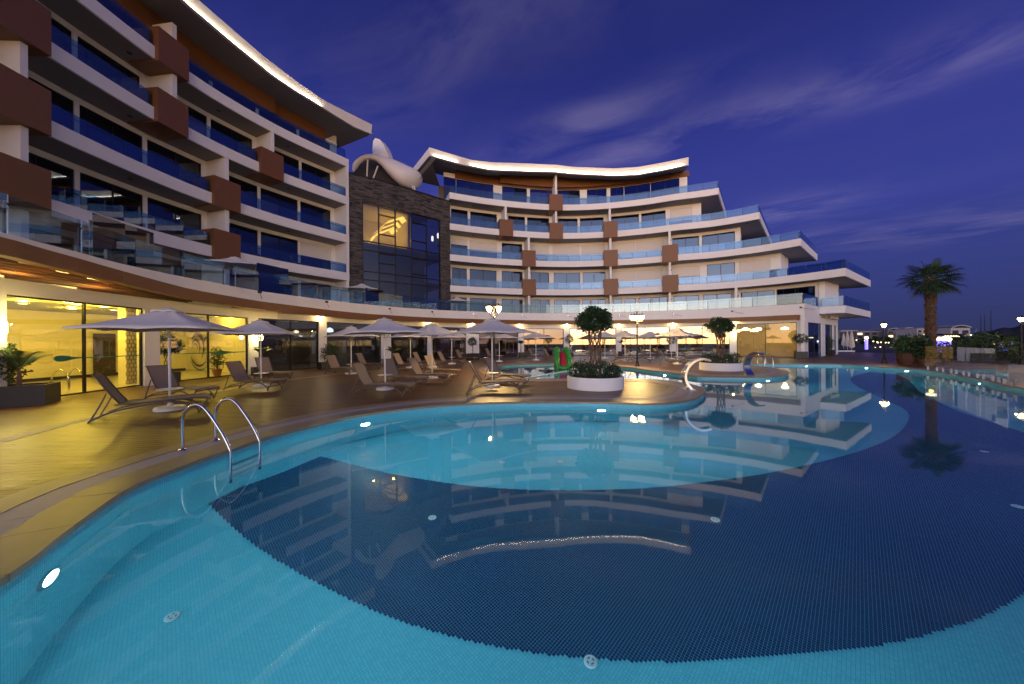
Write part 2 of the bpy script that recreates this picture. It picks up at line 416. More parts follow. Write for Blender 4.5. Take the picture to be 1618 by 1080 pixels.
# --- ground, deck
ground_m = mat('dusk_ground', (.05, .048, .045), .95, var=.3, scale=.4)
struct(fill([(-500, -120), (900, -120), (900, 900), (-500, 900)], -.06, 'ground', ground_m, [ring]))
def deck_material():
    M = bpy.data.materials.new('deck_boards'); M.use_nodes = True
    nt = M.node_tree; N = nt.nodes; L = nt.links; b = N['Principled BSDF']
    tc = N.new('ShaderNodeTexCoord'); mp = N.new('ShaderNodeMapping'); L.new(tc.outputs['Generated'], mp.inputs[0])
    geo = N.new('ShaderNodeNewGeometry'); mp2 = N.new('ShaderNodeMapping'); L.new(geo.outputs['Position'], mp2.inputs[0])
    mp2.inputs['Rotation'].default_value = (0, 0, -BOARD_A); mp2.inputs['Scale'].default_value = (.7, 9, 1)
    nz = N.new('ShaderNodeTexNoise'); nz.inputs['Scale'].default_value = 1.6; nz.inputs['Detail'].default_value = 8; L.new(mp2.outputs[0], nz.inputs[0])
    mp3 = N.new('ShaderNodeMapping'); L.new(geo.outputs['Position'], mp3.inputs[0]); mp3.inputs['Rotation'].default_value = (0, 0, -BOARD_A); mp3.inputs['Scale'].default_value = (1 / 2.4, 1 / .145, 0)
    fl = N.new('ShaderNodeVectorMath'); fl.operation = 'FLOOR'; L.new(mp3.outputs[0], fl.inputs[0])
    wn = N.new('ShaderNodeTexWhiteNoise'); L.new(fl.outputs[0], wn.inputs['Vector'])
    n2 = N.new('ShaderNodeTexNoise'); n2.inputs['Scale'].default_value = .35; L.new(geo.outputs['Position'], n2.inputs[0])
    def mth(op, a, bb):
        n = N.new('ShaderNodeMath'); n.operation = op
        for i, v in enumerate((a, bb)):
            if isinstance(v, (int, float)): n.inputs[i].default_value = v
            else: L.new(v, n.inputs[i])
        return n.outputs[0]
    s = mth('ADD', mth('MULTIPLY', nz.outputs[0], .42), mth('ADD', mth('MULTIPLY', wn.outputs['Value'], .5), mth('MULTIPLY', n2.outputs[0], .18)))
    mx = N.new('ShaderNodeMix'); mx.data_type = 'RGBA'; mx.inputs['A'].default_value = (.058, .023, .007, 1); mx.inputs['B'].default_value = (.165, .070, .018, 1); L.new(s, mx.inputs['Factor'])
    L.new(mx.outputs['Result'], b.inputs['Base Color'])
    r = mth('ADD', mth('MULTIPLY', nz.outputs[0], .34), .26); L.new(r, b.inputs['Roughness'])
    bp = N.new('ShaderNodeBump'); bp.inputs['Strength'].default_value = .35; bp.inputs['Distance'].default_value = .004; L.new(nz.outputs[0], bp.inputs['Height']); L.new(bp.outputs[0], b.inputs['Normal'])
    return M
BOARD_A = math.radians(14)
deck_m = deck_material()
joint_m = mat('deck_joint', (.018, .010, .006), .9, var=.2)
deck = struct(fill([(-19, -6), (62, -6), (62, 60), (-19, 60)], -.030, 'deck', joint_m, [ring]))
def deck_boards():
    ca, sa = math.cos(BOARD_A), math.sin(BOARD_A); W = .145; GAP = .008; LEN = 2.4
    bx0, bx1, by0, by1 = -18.0, 46.0, -1.0, 56.0
    cs = [(x * ca + y * sa, -x * sa + y * ca) for x in (bx0, bx1) for y in (by0, by1)]
    p0, p1 = min(c[0] for c in cs), max(c[0] for c in cs); q0, q1 = min(c[1] for c in cs), max(c[1] for c in cs)
    rows = np.arange(math.floor(q0 / W), math.ceil(q1 / W)); st = .2; ps = np.arange(p0, p1, st)
    ringd = np.array([tuple(pool_at(i * PLEN / 420)) for i in range(420)])
    near, rest = [], MB()
    for r in rows:
        q = (r + .5) * W; X = ps * ca - q * sa; Y = ps * sa + q * ca
        ok = (X > bx0) & (X < bx1) & (Y > by0) & (Y < by1)
        far = np.hypot(X, Y)
        idx = np.where(ok)[0]
        if len(idx) == 0: continue
        sub = np.stack([X[idx], Y[idx]], 1); ex = inside(sub, ring)
        cl = np.abs(sub[:, None, 0] - ringd[None, :, 0]) + np.abs(sub[:, None, 1] - ringd[None, :, 1])
        mind = np.sqrt(((sub[:, None, :] - ringd[None, :, :]) ** 2).sum(2)).min(1)
        good = np.zeros(len(ps), bool); good[idx] = ~(ex | (mind < .62))
        # beyond 32 m boards cannot be told apart: longer pieces
        off = ((r * 0.37) % 1.0) * LEN
        i = 0; n = len(ps)
        while i < n:
            if not good[i]: i += 1; continue
            j = i
            while j + 1 < n and good[j + 1]: j += 1
            a, b = ps[i], ps[j] + st * .5; i = j + 1
            k = math.floor((a - off) / LEN)
            while True:
                s0 = max(a, off + k * LEN); s1 = min(b, off + (k + 1) * LEN); k += 1
                if s1 - s0 > .1:
                    mx, my = (s0 + s1) / 2 * ca - q * sa, (s0 + s1) / 2 * sa + q * ca
                    near.append((math.hypot(mx, my), s0 + .003, s1 - .003, q)) if math.hypot(mx, my) < 9.5 and my > .8 and abs(mx / max(my, .1)) < 1.75 else board(rest, s0 + .003, s1 - .003, q, W - GAP, ca, sa)
                if off + k * LEN >= b: break
    near.sort()
    for d, s0, s1, q in near[:290]:
        m = MB(); board(m, s0, s1, q, W - GAP, ca, sa); m.build('board', deck_m, deck)
    for d, s0, s1, q in near[290:]: board(rest, s0, s1, q, W - GAP, ca, sa)
    rest.build('deck_boards', deck_m, deck, kind='stuff')
def board(mb, s0, s1, q, w, ca, sa):
    P = [(s0, q - w / 2), (s1, q - w / 2), (s1, q + w / 2), (s0, q + w / 2)]
    P = [(p * ca - r * sa, p * sa + r * ca) for p, r in P]
    o = len(mb.v); mb.v += [(*p, -.026) for p in P] + [(*p, 0.0) for p in P]
    mb.f += [(o + 4, o + 5, o + 6, o + 7)] + [(o + k, o + (k + 1) % 4, o + 4 + (k + 1) % 4, o + 4 + k) for k in range(4)]
deck_boards()
# pale stone line that runs through the deck along the building, and the paving by the wall
pale = mat('pale_stone', (.36, .30, .24), .5, var=.15, scale=5, bump=.05)
strip_c = Curve([(-8.3, 4.2), (-8.8, 5.96), (-9.3, 7.2), (-9.9, 9.5), (-10.3, 12.5), (-10.1, 15.5), (-9.4, 18.0), (-7.6, 21.2), (-4.5, 25.2)])
pv = thing('stone_line', 'pale stone line curving through the wooden deck behind the loungers', 'paving', (*strip_c.pos(0), 0))
t = 0
while t < strip_c.len - .1:
    m = MB(); strip_c.block(m, t + .004, min(strip_c.len, t + .9) - .004, -.14, .14, .001, .006); m.build('stone', pale, pv); t += .9
# --- coping: inner stones, drain cover, outer stones
cop_m = mat('coping_stone', (.22, .155, .105), .42, var=.22, scale=4.0, bump=.06)
cop2_m = mat('coping_stone_outer', (.25, .175, .115), .45, var=.2, scale=4.0, bump=.06)
grate_m = mat('drain_cover', (.33, .30, .33), .5, var=.10, scale=14.0)
coping = thing('pool_coping', 'stone coping with pale drain channel around the curved pool edge', 'coping', (*pool_at(0), 0))
def cop_piece(s0, s1, o0, o1, z0, z1, m, name, g=.004):
    n = 3; A, B = [], []
    for i in range(n + 1):
        s = s0 + g + (s1 - s0 - 2 * g) * i / n; p = pool_at(s); nn = pool_nor(s, .55); A.append(p + nn * o0); B.append(p + nn * o1)
    poly = A + B[::-1]
    mb = MB(); nv = len(poly)
    vs = [(*p, z0) for p in poly] + [(*p, z1) for p in poly]
    fs = [(nv + i, nv + i + 1, nv + 2 * n + 1 - i - 1, nv + 2 * n + 1 - i) for i in range(n)]
    fs += [(i, (i + 1) % nv, nv + (i + 1) % nv, nv + i) for i in range(nv)]
    fs = [f if ORI < 0 else tuple(reversed(f)) for f in fs]
    mb.add(vs, fs); return mb.build(name, m, coping)
VIS = PLEN * len(pool_px) / len(pool_ctl)
# keep to the stretch of edge that can be seen
s_end = SS[len(pool_px) * 6 - 1] + 2.0
def ring_pieces(s0, s1, L):
    k = max(1, int(round((s1 - s0) / L))); return [(s0 + (s1 - s0) * i / k, s0 + (s1 - s0) * (i + 1) / k) for i in range(k)]
for a, b in ring_pieces(0, PLEN, .78):
    cop_piece(a, b, -.045, .40, -.045, .012, cop_m, 'coping_stone')
for a, b in ring_pieces(.3, PLEN + .3, .90):
    cop_piece(a, b, .402, .74, -.045, .009, grate_m, 'drain_cover')
for a, b in ring_pieces(.2, PLEN + .2, 1.0):
    cop_piece(a, b, .742, 1.08, -.045, .014, cop2_m, 'outer_coping_stone')
# --- basin
floor = struct(fill(ring, FLOOR, 'pool_floor', light_tile))
bw = MB(); us = []
for i in range(NP + 1):
    p = ring[i % NP]; bw.v += [(*p, FLOOR), (*p, -.02)]
bw.f = [(2 * i, 2 * i + 2, 2 * i + 3, 2 * i + 1) if ORI < 0 else (2 * i + 1, 2 * i + 3, 2 * i + 2, 2 * i) for i in range(NP)]
wall = struct(bw.build('pool_wall', wall_tile))
uvl = wall.data.uv_layers.new(name='UVMap')
for poly in wall.data.polygons:
    for li in poly.loop_indices:
        vi = wall.data.loops[li].vertex_index; uvl.data[li].uv = ((vi // 2) * PLEN / NP, wall.data.vertices[vi].co.z)
# navy mosaic field, laid tile by tile: rows of whole tiles give it its stepped edge
near_px = [(329,795.6),(386.7,849),(466.7,902),(595.6,966.7),(722.5,1008),(833.7,1030),(945,1041.5),(1019,1046),(1110,1044),(1200,1039),(1350,1025),(1450,1007),(1550,975),(1618,940)]
far_px = [(1618,683),(1547,660),(1511.5,648),(1482,633.5),(1452,617),(1436,600),(1420,592)]
lobe_px = [(1375,587),(1347,595),(1350,607),(1395,630),(1427,645),(1436.5,660),(1415,687.5),(1350,715),(1225,745),(1100,763),(1019,771),(908,774.5),(815,772.7),(722.5,765),(611,746.7),(515,722.6)]
left_px = [(505,721),(444,746.7),(382,769)]
U = lambda L: [under(x, y, DEPTH) for x, y in L]
navy = [(v.x, v.y) for v in smooth_path([(a, b, 0) for a, b in U(near_px)], 6)] + [(5.6, 3.6), (8.5, 4.2), (11.0, 5.4)]
navy += [(v.x, v.y) for v in smooth_path([(a, b, 0) for a, b in U(far_px)], 4)] + [(v.x, v.y) for v in smooth_path([(a, b, 0) for a, b in U(lobe_px)], 6)]
navy += U(left_px)
def lattice_fill(poly, z, name, m):
    ca = math.cos(PI / 4); poly = np.array(poly); P = np.stack([poly[:, 0] * ca + poly[:, 1] * ca, -poly[:, 0] * ca + poly[:, 1] * ca], 1) / PITCH
    mb = MB(); n = len(P)
    for r in range(int(P[:, 1].min()) - 1, int(P[:, 1].max()) + 2):
        yc = r + .5; xs = []
        for i in range(n):
            a, b = P[i], P[(i + 1) % n]
            if (a[1] > yc) != (b[1] > yc): xs.append(a[0] + (b[0] - a[0]) * (yc - a[1]) / (b[1] - a[1]))
        xs.sort()
        for k in range(0, len(xs) - 1, 2):
            x0, x1 = round(xs[k]), round(xs[k + 1])
            if x1 <= x0: continue
            q = [(x0, r), (x1, r), (x1, r + 1), (x0, r + 1)]
            mb.add([((p[0] * ca - p[1] * ca) * PITCH, (p[0] * ca + p[1] * ca) * PITCH, z) for p in q], [(0, 1, 2, 3)])
    return mb.build(name, m)
struct(lattice_fill(navy, FLOOR + .004, 'pool_floor_pattern', dark_tile))
# --- water
def water_mat():
    M = bpy.data.materials.new('pool_water'); M.use_nodes = True
    nt = M.node_tree; N = nt.nodes; L = nt.links
    for n in list(N):
        if n.type != 'OUTPUT_MATERIAL': N.remove(n)
    o = [n for n in N if n.type == 'OUTPUT_MATERIAL'][0]
    g = N.new('ShaderNodeBsdfGlass'); g.inputs['IOR'].default_value = 1.333; g.inputs['Roughness'].default_value = 0.022; g.inputs['Color'].default_value = (.93, .985, 1, 1)
    tc = N.new('ShaderNodeTexCoord'); nz = N.new('ShaderNodeTexNoise'); nz.inputs['Scale'].default_value = 1.3; nz.inputs['Detail'].default_value = 2
    L.new(tc.outputs['Object'], nz.inputs[0])
    bp = N.new('ShaderNodeBump'); bp.inputs['Strength'].default_value = .03; bp.inputs['Distance'].default_value = .02; L.new(nz.outputs[0], bp.inputs['Height']); L.new(bp.outputs[0], g.inputs['Normal'])
    L.new(g.outputs[0], o.inputs[0]); return M
struct(fill(ring, WATER, 'pool_water', water_mat()))
# low pale wall that parts the small pool from the channel
kerb_m = mat('pale_blue_kerb', (.32, .58, .68), .4, var=.1)
kc = Curve([at(812, 600.5, WATER), at(834, 597, WATER), at(866, 591.5, WATER), at(897, 586, WATER), at(925, 583, WATER), at(948, 582.3, WATER), at(975, 583.2, WATER)])
m = MB(); kc.strip(m, 0, kc.len, -.12, .12, FLOOR, WATER + .03); tag(m.build('pool_divider', kerb_m), 'pale blue dividing wall between the small pool and the channel', 'pool wall')
# --- lamps in the pool wall
LENS = {}
def lens_mat(power):                              # the lens is the light source
    return emis('pool_lamp_lens_%d' % round(power * 100), (.60, .95, 1.0), POOL_L * power)
POOL_L = 560.0
def pool_lamp(s, depth, label, power=1.0, group='lamps in the pool wall'):
    p = pool_at(s); n = -pool_nor(s, .4); z = WATER - depth
    t = thing('pool_lamp', label, 'lamp', (*p, z), group)
    R = Matrix(((n[1], 0, n[0]), (-n[0], 0, n[1]), (0, 1, 0)))
    def ringm(r0, r1, d0, d1, k=20):
        mb = MB(); prof = [(r0, d0), (r0, d1), (r1, d1), (r1, d0)]
        for r, d in prof:
            for i in range(k):
                a = 2 * PI * i / k; mb.v.append(tuple(R @ Vector((r * math.cos(a), r * math.sin(a), d)) + Vector((*p, z))))
        for j in range(4):
            for i in range(k):
                l = (i + 1) % k; mb.f.append((j * k + i, j * k + l, ((j + 1) % 4) * k + l, ((j + 1) % 4) * k + i))
        return mb
    ringm(.105, .145, .002, .022).build('rim', steel, t, smooth=False)
    mb = MB(); k = 20
    for i in range(k):
        a = 2 * PI * i / k; mb.v.append(tuple(R @ Vector((.1 * math.cos(a), .1 * math.sin(a), .010)) + Vector((*p, z))))
    mb.v.append(tuple(R @ Vector((0, 0, .012)) + Vector((*p, z)))); mb.f = [(i, (i + 1) % k, k) for i in range(k)]
    mb.build('lens', lens_mat(power), t, smooth=False)
    return t
def s_near(X, Y):
    P = np.array(ring); i = int(np.argmin((P[:, 0] - X) ** 2 + (P[:, 1] - Y) ** 2)); return i * PLEN / NP
for (x, y), lab, pw in [((88, 880), 'bright round pool lamp in the wall nearest the camera, lower left', .9), ((577, 664), 'pool lamp in the curved wall below the front loungers', 1.5),
                        ((957, 643), 'pool lamp in the wall below the white round planter', 1.5), ((1211, 600), 'pool lamp at the tip of the far planted island', .8),
                        ((1275, 578), 'pool lamp in the far wall below the corner of the building', .8), ((1369, 581), 'pool lamp in the far wall just left of the single lamp post', .8),
                        ((1443, 586), 'pool lamp in the far wall before the palm', .8), ((1550, 604.5), 'pool lamp in the wall under the glass fence', .9),
                        ((1054, 592), 'lamp in the small pool behind the white planter', .35)]:
    pool_lamp(s_near(*at(x, y, WATER)), .42, lab, pw)
for (X, Y), lab, pw in [((1.5, .55), 'pool lamp in the near wall below the camera', .8), ((-2.4, .9), 'pool lamp in the near wall at the left bend', .6), ((7.5, .7), 'pool lamp in the near wall to the right', .7),
                        ((16.2, 5.0), 'pool lamp in the right hand wall', .6)]:
    pool_lamp(s_near(X, Y), .42, lab, pw)
# --- inlets in the pool floor
inlet_m = mat('white_plastic', (.62, .72, .74), .4, var=.06)
slot_m = mat('dark_slot', (.02, .05, .08), .6)
names = ['at the lower left of the pool', 'in the navy tiles, left of centre', 'in the navy tiles, right of centre', 'on the near edge of the navy tiles', 'at the right edge of the photo', 'below the lamp under the front loungers', 'in the pale tiles, further right', 'in the pale tiles beside the parasol reflection', 'in the navy tiles near the palm reflection']
for (x, y), nm in zip([(272,975),(683,818),(1130,821),(933,1046),(1608,800),(575,720),(885,729),(793,730),(1555,713)], names):
    X, Y = under(x, y, DEPTH); t = thing('floor_inlet', 'round white inlet in the pool floor ' + nm, 'inlet', (X, Y, FLOOR + .006), 'inlets in the pool floor')
    m = MB(); m.lathe([(.056, 0), (.056, .008), (.05, .012), (.0, .013)], (X, Y, FLOOR + .005), 24, cap=False); m.build('cover', inlet_m, t, smooth=False)
    m = MB()
    for k in range(4):
        a = k * PI / 2 + .4; m.box((X + .027 * math.cos(a), Y + .027 * math.sin(a), FLOOR + .0195), (.008, .022, .004), a)
    m.build('slot', slot_m, t)
# --- pool ladder
lx, ly = (-4.55, 5.35)
sL = s_near(-4.42, 5.42); n = pool_nor(sL); tg = np.array([-n[1], n[0]])
if tg[1] < 0: tg = -tg
pL = pool_at(sL); lad = thing('pool_ladder', 'polished steel pool ladder with two arched handrails at the left edge', 'ladder', (*(pL + n * .55), 0))
for k in (-1, 1):
    b = pL + tg * .26 * k
    P3 = lambda o, z: (b[0] + n[0] * o, b[1] + n[1] * o, z)
    path = smooth_path([P3(.62, .012), P3(.63, .32), P3(.61, .54), P3(.50, .68), P3(.34, .72), P3(.19, .62), P3(-.03, .34), P3(-.16, .12), P3(-.20, -.02), P3(-.20, -.35), P3(-.20, -1.1)], 5)
    m = MB(); m.tube(path, .0215, 12); m.build('handrail', steel, lad, smooth=True)
    m = MB(); m.lathe([(.055, 0), (.055, .012), (.03, .03)], P3(.62, .013), 16); m.build('flange', steel, lad)
for z in (-.30, -.58, -.86):
    c = pL - n * .20; m = MB(); m.box((c[0], c[1], z), (.52, .075, .03), math.atan2(tg[1], tg[0])); m.build('rung', steel, lad)

# ================================================================== HOTEL
P1, L2, L3, L4, L5 = 4.95, 8.44, 12.12, 15.80, 19.48
BAND = .75
RC = Curve([(-7.3, 41.15), (-4.2, 42.5), (-1.4, 43.5), (1.6, 44.3), (5.0, 44.95), (8.5, 45.1), (12.4, 44.6), (16.5, 43.5), (20.0, 42.0), (22.4, 41.2), (24.4, 40.3), (27.35, 38.2), (29.7, 35.6), (31.5, 32.7)])
LCv = Curve([(-20.4, 5.5), (-20.9, 8.5), (-21.2, 12.0), (-21.4, 16.1), (-21.35, 19.5), (-21.0, 22.7), (-20.2, 25.6), (-18.6, 29.2), (-15.75, 33.7)])

def curtain(parent, p0, p1, z0, z1, m=None):
    mb = MB(); n = 14; d = Vector((p1[0] - p0[0], p1[1] - p0[1], 0)); nn = Vector((d.y, -d.x, 0)).normalized()
    for i in range(n + 1):
        q = Vector((p0[0], p0[1], 0)) + d * (i / n) + nn * (.035 * (-1) ** i); mb.v += [(q.x, q.y, z0), (q.x, q.y, z1)]
    mb.f = [(2 * i, 2 * i + 2, 2 * i + 3, 2 * i + 1) for i in range(n)]
    return mb.build('curtain', m or curt, parent)
def window(parent, C, s0, s1, off, z0, z1, kind='p', gl=None, fm=None, split=2, name='window'):
    """frame + panes (+ curtain or roller shutter); the frame is the part, the rest hang on it"""
    gl = gl or wglass; fm = fm or dframe; w = .05
    a, b = Vector((*C.pos(s0, off), 0)), Vector((*C.pos(s1, off), 0)); d = b - a; L = d.length; d.normalize(); nn = Vector((d.y, -d.x, 0)); ang = math.atan2(d.y, d.x)
    mb = MB(); c = (a + b) / 2
    for z in (z0 + w / 2, z1 - w / 2): mb.box((c.x, c.y, z), (L, .08, w), ang)
    cuts = [0] + [k / split for k in range(1, split)] + [1]
    for k, u in enumerate(cuts):
        p = a + d * (L * u); p = p + d * (w / 2 if k == 0 else -w / 2 if k == len(cuts) - 1 else 0)
        mb.box((p.x, p.y, (z0 + z1) / 2), (w, .078, z1 - z0 - 2 * w), ang)
    fr = mb.build(name, fm, parent)
    for k in range(split):
        u0, u1 = cuts[k] * L + w * .6, cuts[k + 1] * L - w * .6; p = a + d * ((u0 + u1) / 2) - nn * (.012 * (k % 2))
        m = MB(); m.box((p.x, p.y, (z0 + z1) / 2), (u1 - u0, .012, z1 - z0 - 2 * w + .01), ang); m.build('pane', gl, fr)
    if kind.startswith('c'):                      # curtain behind one half or all
        lo, hi = {'cl': (0, .5), 'cr': (.5, 1), 'ca': (0, 1)}[kind]
        q0 = a + d * (L * lo + .05) - nn * .22; q1 = a + d * (L * hi - .05) - nn * .22
        curtain(fr, q0, q1, z0 + .05, z1 - .02)
    if kind.startswith('s'):                      # roller shutter let down
        f = float(kind[1:] or 1); zb = z1 - (z1 - z0) * f; m = MB(); nsl = max(2, int((z1 - zb) / .14))
        for k in range(nsl):
            h = (z1 - zb) / nsl; zc = zb + h * (k + .5); p = c + nn * .075; m.box((p.x, p.y, zc), (L - .02, .03, h * .93), ang)
        m.build('roller_shutter', cream, fr)
    return fr
def facade(parent, C, a, b, off, z0, z1, zt, wins, gl=None, m=None, th=.25):
    """one storey's wall with its openings; wins = (s0, s1, kind)"""
    mb = MB(); cur = a
    for (s0, s1, k) in wins:
        if s0 > cur + .02: C.strip(mb, cur, s0, off, off - th, z0, z1, 1.2)
        C.strip(mb, s0, s1, off, off - th, zt, z1, 1.2); cur = s1
    if b > cur + .02: C.strip(mb, cur, b, off, off - th, z0, z1, 1.2)
    w = mb.build('wall', m or white, parent)
    for (s0, s1, k) in wins:
        spl = 1 if (s1 - s0) < 1.6 else 2
        window(parent, C, s0 + .01, s1 - .01, off - .10, z0 + .02, zt - .01, k, gl, split=spl)
    return w
def balustrade(parent, C, a, b, z, off=-.07, h=.86, pane=1.55, gl=None, rail=True):
    gl = gl or bglass; n = max(1, int(round((b - a) / pane))); mb = MB()
    zf = z if callable(z) else (lambda t: z)
    zz = [zf(a + (b - a) * i / n) for i in range(n + 1)]
    pts = [(*C.pos(a + (b - a) * i / n, off - .10), zz[i] + h * .80) for i in range(n + 1)]
    mb.tube(pts, .022, 6)
    for i, p in enumerate(pts):
        q = C.pos(a + (b - a) * i / n, off - .06); mb.box((q[0], q[1], p[2] - h * .38), (.035, .035, h * .80), 0)
    ba = mb.build('balustrade', railm, parent)
    for i in range(n):
        s0, s1 = a + (b - a) * i / n + .012, a + (b - a) * (i + 1) / n - .012
        A, B = C.pos(s0, off), C.pos(s1, off); c = ((A[0] + B[0]) / 2, (A[1] + B[1]) / 2, (zz[i] + zz[i + 1]) / 2 + h / 2 + .02)
        m = MB(); m.box(c, (math.hypot(B[0] - A[0], B[1] - A[1]), .014, h - .04), math.atan2(B[1] - A[1], B[0] - A[0])); m.build('glass_pane', gl, ba)
    return ba
def line_balustrade(parent, A, B, z, h=.86, gl=None):
    return balustrade(parent, Curve([A, ((A[0] + B[0]) / 2, (A[1] + B[1]) / 2), B]), .05, math.hypot(B[0] - A[0], B[1] - A[1]) - .05, z, -.07, h, 1.7, gl)
def brown_box(parent, C, s, z, w=1.75, dz=(-.86, 1.20), o=(.26, -1.75)):
    a, b = s - w / 2, s + w / 2; mb = MB(); C.block(mb, a, b, o[0], o[1], z + dz[0], z + dz[1]); bx = mb.build('balcony_box', brown, parent)
    return bx
def divider(parent, C, s, z0, z1, o0=-.04, o1=-2.0, w=.26):
    mb = MB(); C.block(mb, s - w / 2, s + w / 2, o0, o1, z0, z1); d = mb.build('partition', white, parent)
    p = C.pos(s + (w / 2 + .03), -1.2); m = MB(); m.box((p[0], p[1], z1 - .85), (.10, .10, .22), math.atan2(*C.tan(s)[::-1])); m.build('wall_lamp', iron, d)
    return d
spot_m = mat('dark_downlight', (.03, .03, .03), .5)
def downlights(parent, C, ss, z):
    mb = MB()
    for s in ss:
        p = C.pos(s, -1.0); mb.lathe([(.12, 0), (.12, -.035), (.08, -.035)], (p[0], p[1], z), 10, cap=True)
    return mb
SET = 2.0
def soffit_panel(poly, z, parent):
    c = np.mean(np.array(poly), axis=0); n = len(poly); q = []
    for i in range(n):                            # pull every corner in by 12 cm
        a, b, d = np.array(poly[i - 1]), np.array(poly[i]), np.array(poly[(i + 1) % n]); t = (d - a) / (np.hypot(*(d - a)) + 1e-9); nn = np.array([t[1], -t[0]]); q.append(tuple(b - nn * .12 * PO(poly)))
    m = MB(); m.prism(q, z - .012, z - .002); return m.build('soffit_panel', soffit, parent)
def PO(poly):
    P = np.array(poly); A = .5 * np.sum(P[:, 0] * np.roll(P[:, 1], -1) - np.roll(P[:, 0], -1) * P[:, 1]); return 1.0 if A > 0 else -1.0
def roof_profile(top, bot):
    tx = [p[0] for p in top]; ty = [p[1] for p in top]; bx = [p[0] for p in bot]; by = [p[1] for p in bot]
    return (lambda x: float(np.interp(x, tx, ty)), lambda x: float(np.interp(x, bx, by)))
led_m = emis('roof_led', (1.0, .84, .56), 34.0)
fascia_m = mat('roof_fascia', (.78, .75, .71), .7, var=.05, scale=1.0)
def build_roof(parent, C, ss, off, fy_top, fy_bot, depth, rise):
    """a curved roof plate: its edge rises and falls along the front; led = function of s"""
    rows = []
    for s in ss:
        X, Y = C.pos(s, off); x = col_x(X, Y, 22.5); zt, zb = height(x, fy_top(x), Y), height(x, fy_bot(x), Y)
        rows.append((s, zt, zb))
    top, sf, fas, led_b, lip = MB(), MB(), MB(), MB(), MB()
    P = lambda s, o: C.pos(s, o)
    n = len(rows)
    for (s, zt, zb) in rows:
        a, b, bk = P(s, off), P(s, off - .16), P(s, off - depth)
        fas.v += [(*b, zb + .10), (*a, zt), (*P(s, off - .45), zt + .03), (*P(s, off - .5), zb + .10)]
        sf.v += [(*a, zb), (*bk, zb + rise), (*bk, zb + rise + .1), (*P(s, off - .3), zb + .09)]
        lip.v += [(*a, zb + .004), (*P(s, off - .17), zb + .004), (*P(s, off - .17), zb + .07), (*a, zb + .10)]
        top.v += [(*P(s, off - .40), zt + .02), (*bk, max(zt, zb + rise) + .30), (*bk, zb + rise + .12), (*P(s, off - .45), zb + .2)]
    for mb in (fas, sf, lip, top):
        for i in range(n - 1):
            for k in range(4):
                l = (k + 1) % 4; mb.f.append((i * 4 + k, i * 4 + l, (i + 1) * 4 + l, (i + 1) * 4 + k))
        mb.f += [(3, 2, 1, 0), tuple((n - 1) * 4 + k for k in range(4))]
    r = top.build('roof', fascia_m, parent)
    fas.build('fascia', fascia_m, r); sf.build('roof_soffit', soffit, r); lip.build('roof_lip', fascia_m, r)
    return r, rows
def led_strip(parent, C, rows, off, keep):
    mb = MB(); run = []
    def flush():
        if len(run) > 1:
            o = len(mb.v)
            for s, zt, zb in run:
                mb.v += [(*C.pos(s, off - .035), zb + .105), (*C.pos(s, off - .11), zb + .105), (*C.pos(s, off - .11), zb + .135), (*C.pos(s, off - .035), zb + .135)]
            k = len(run)
            for i in range(k - 1):
                for j in range(4): mb.f.append((o + i * 4 + j, o + i * 4 + (j + 1) % 4, o + (i + 1) * 4 + (j + 1) % 4, o + (i + 1) * 4 + j))
        run.clear()
    for r in rows:
        if keep(r[0]): run.append(r)
        else: flush()
    flush()
    return mb.build('light_strip', led_m, parent)

# ------------------------------------------------------------------ right wing
RW = thing('hotel_wing', 'white curved hotel wing with stepped terraces on the right and glowing roof edge', 'building', (5, 45, 0))
corner = {L5: (24.3, 40.5), L4: (27.35, 38.25), L3: (29.7, 35.6), L2: (31.44, 32.7)}
sidept = {L5: (30.9, 49.6), L4: (37.3, 49.6), L3: (37.5, 42.5), L2: (41.1, 39.7)}
s_corner = {}
for z in (L5, L4, L3, L2):
    d = np.hypot(RC.p[:, 0] - corner[z][0], RC.p[:, 1] - corner[z][1]); s_corner[z] = float(RC.s[int(np.argmin(d))])
    a, b = 0.0, s_corner[z]
    ts = RC.samples(a, b, .8)
    front = [RC.pos(t) for t in ts]; side = sidept[z]
    back = [RC.pos(t, -7.5) for t in RC.samples(a, b, 1.6)]
    e = (side[0] - front[-1][0], side[1] - front[-1][1])
    bk = [p for p in back if True]
    poly = front + [side] + [(side[0] - 3, side[1] + 2)] + [RC.pos(t, -8.0) for t in RC.samples(a, min(b, 34), 2.0)][::-1]
    m = MB(); m.prism(poly, z - BAND, z); sl = m.build('balcony_slab', white, RW)
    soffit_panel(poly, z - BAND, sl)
    m = downlights(RW, RC, [3.2 + 5.4 * k for k in range(int((b - 3) / 5.4) + 1)], z - BAND - .0125); m.build('downlight', spot_m, sl, kind='stuff')
    line_balustrade(RW, front[-1], side, z)
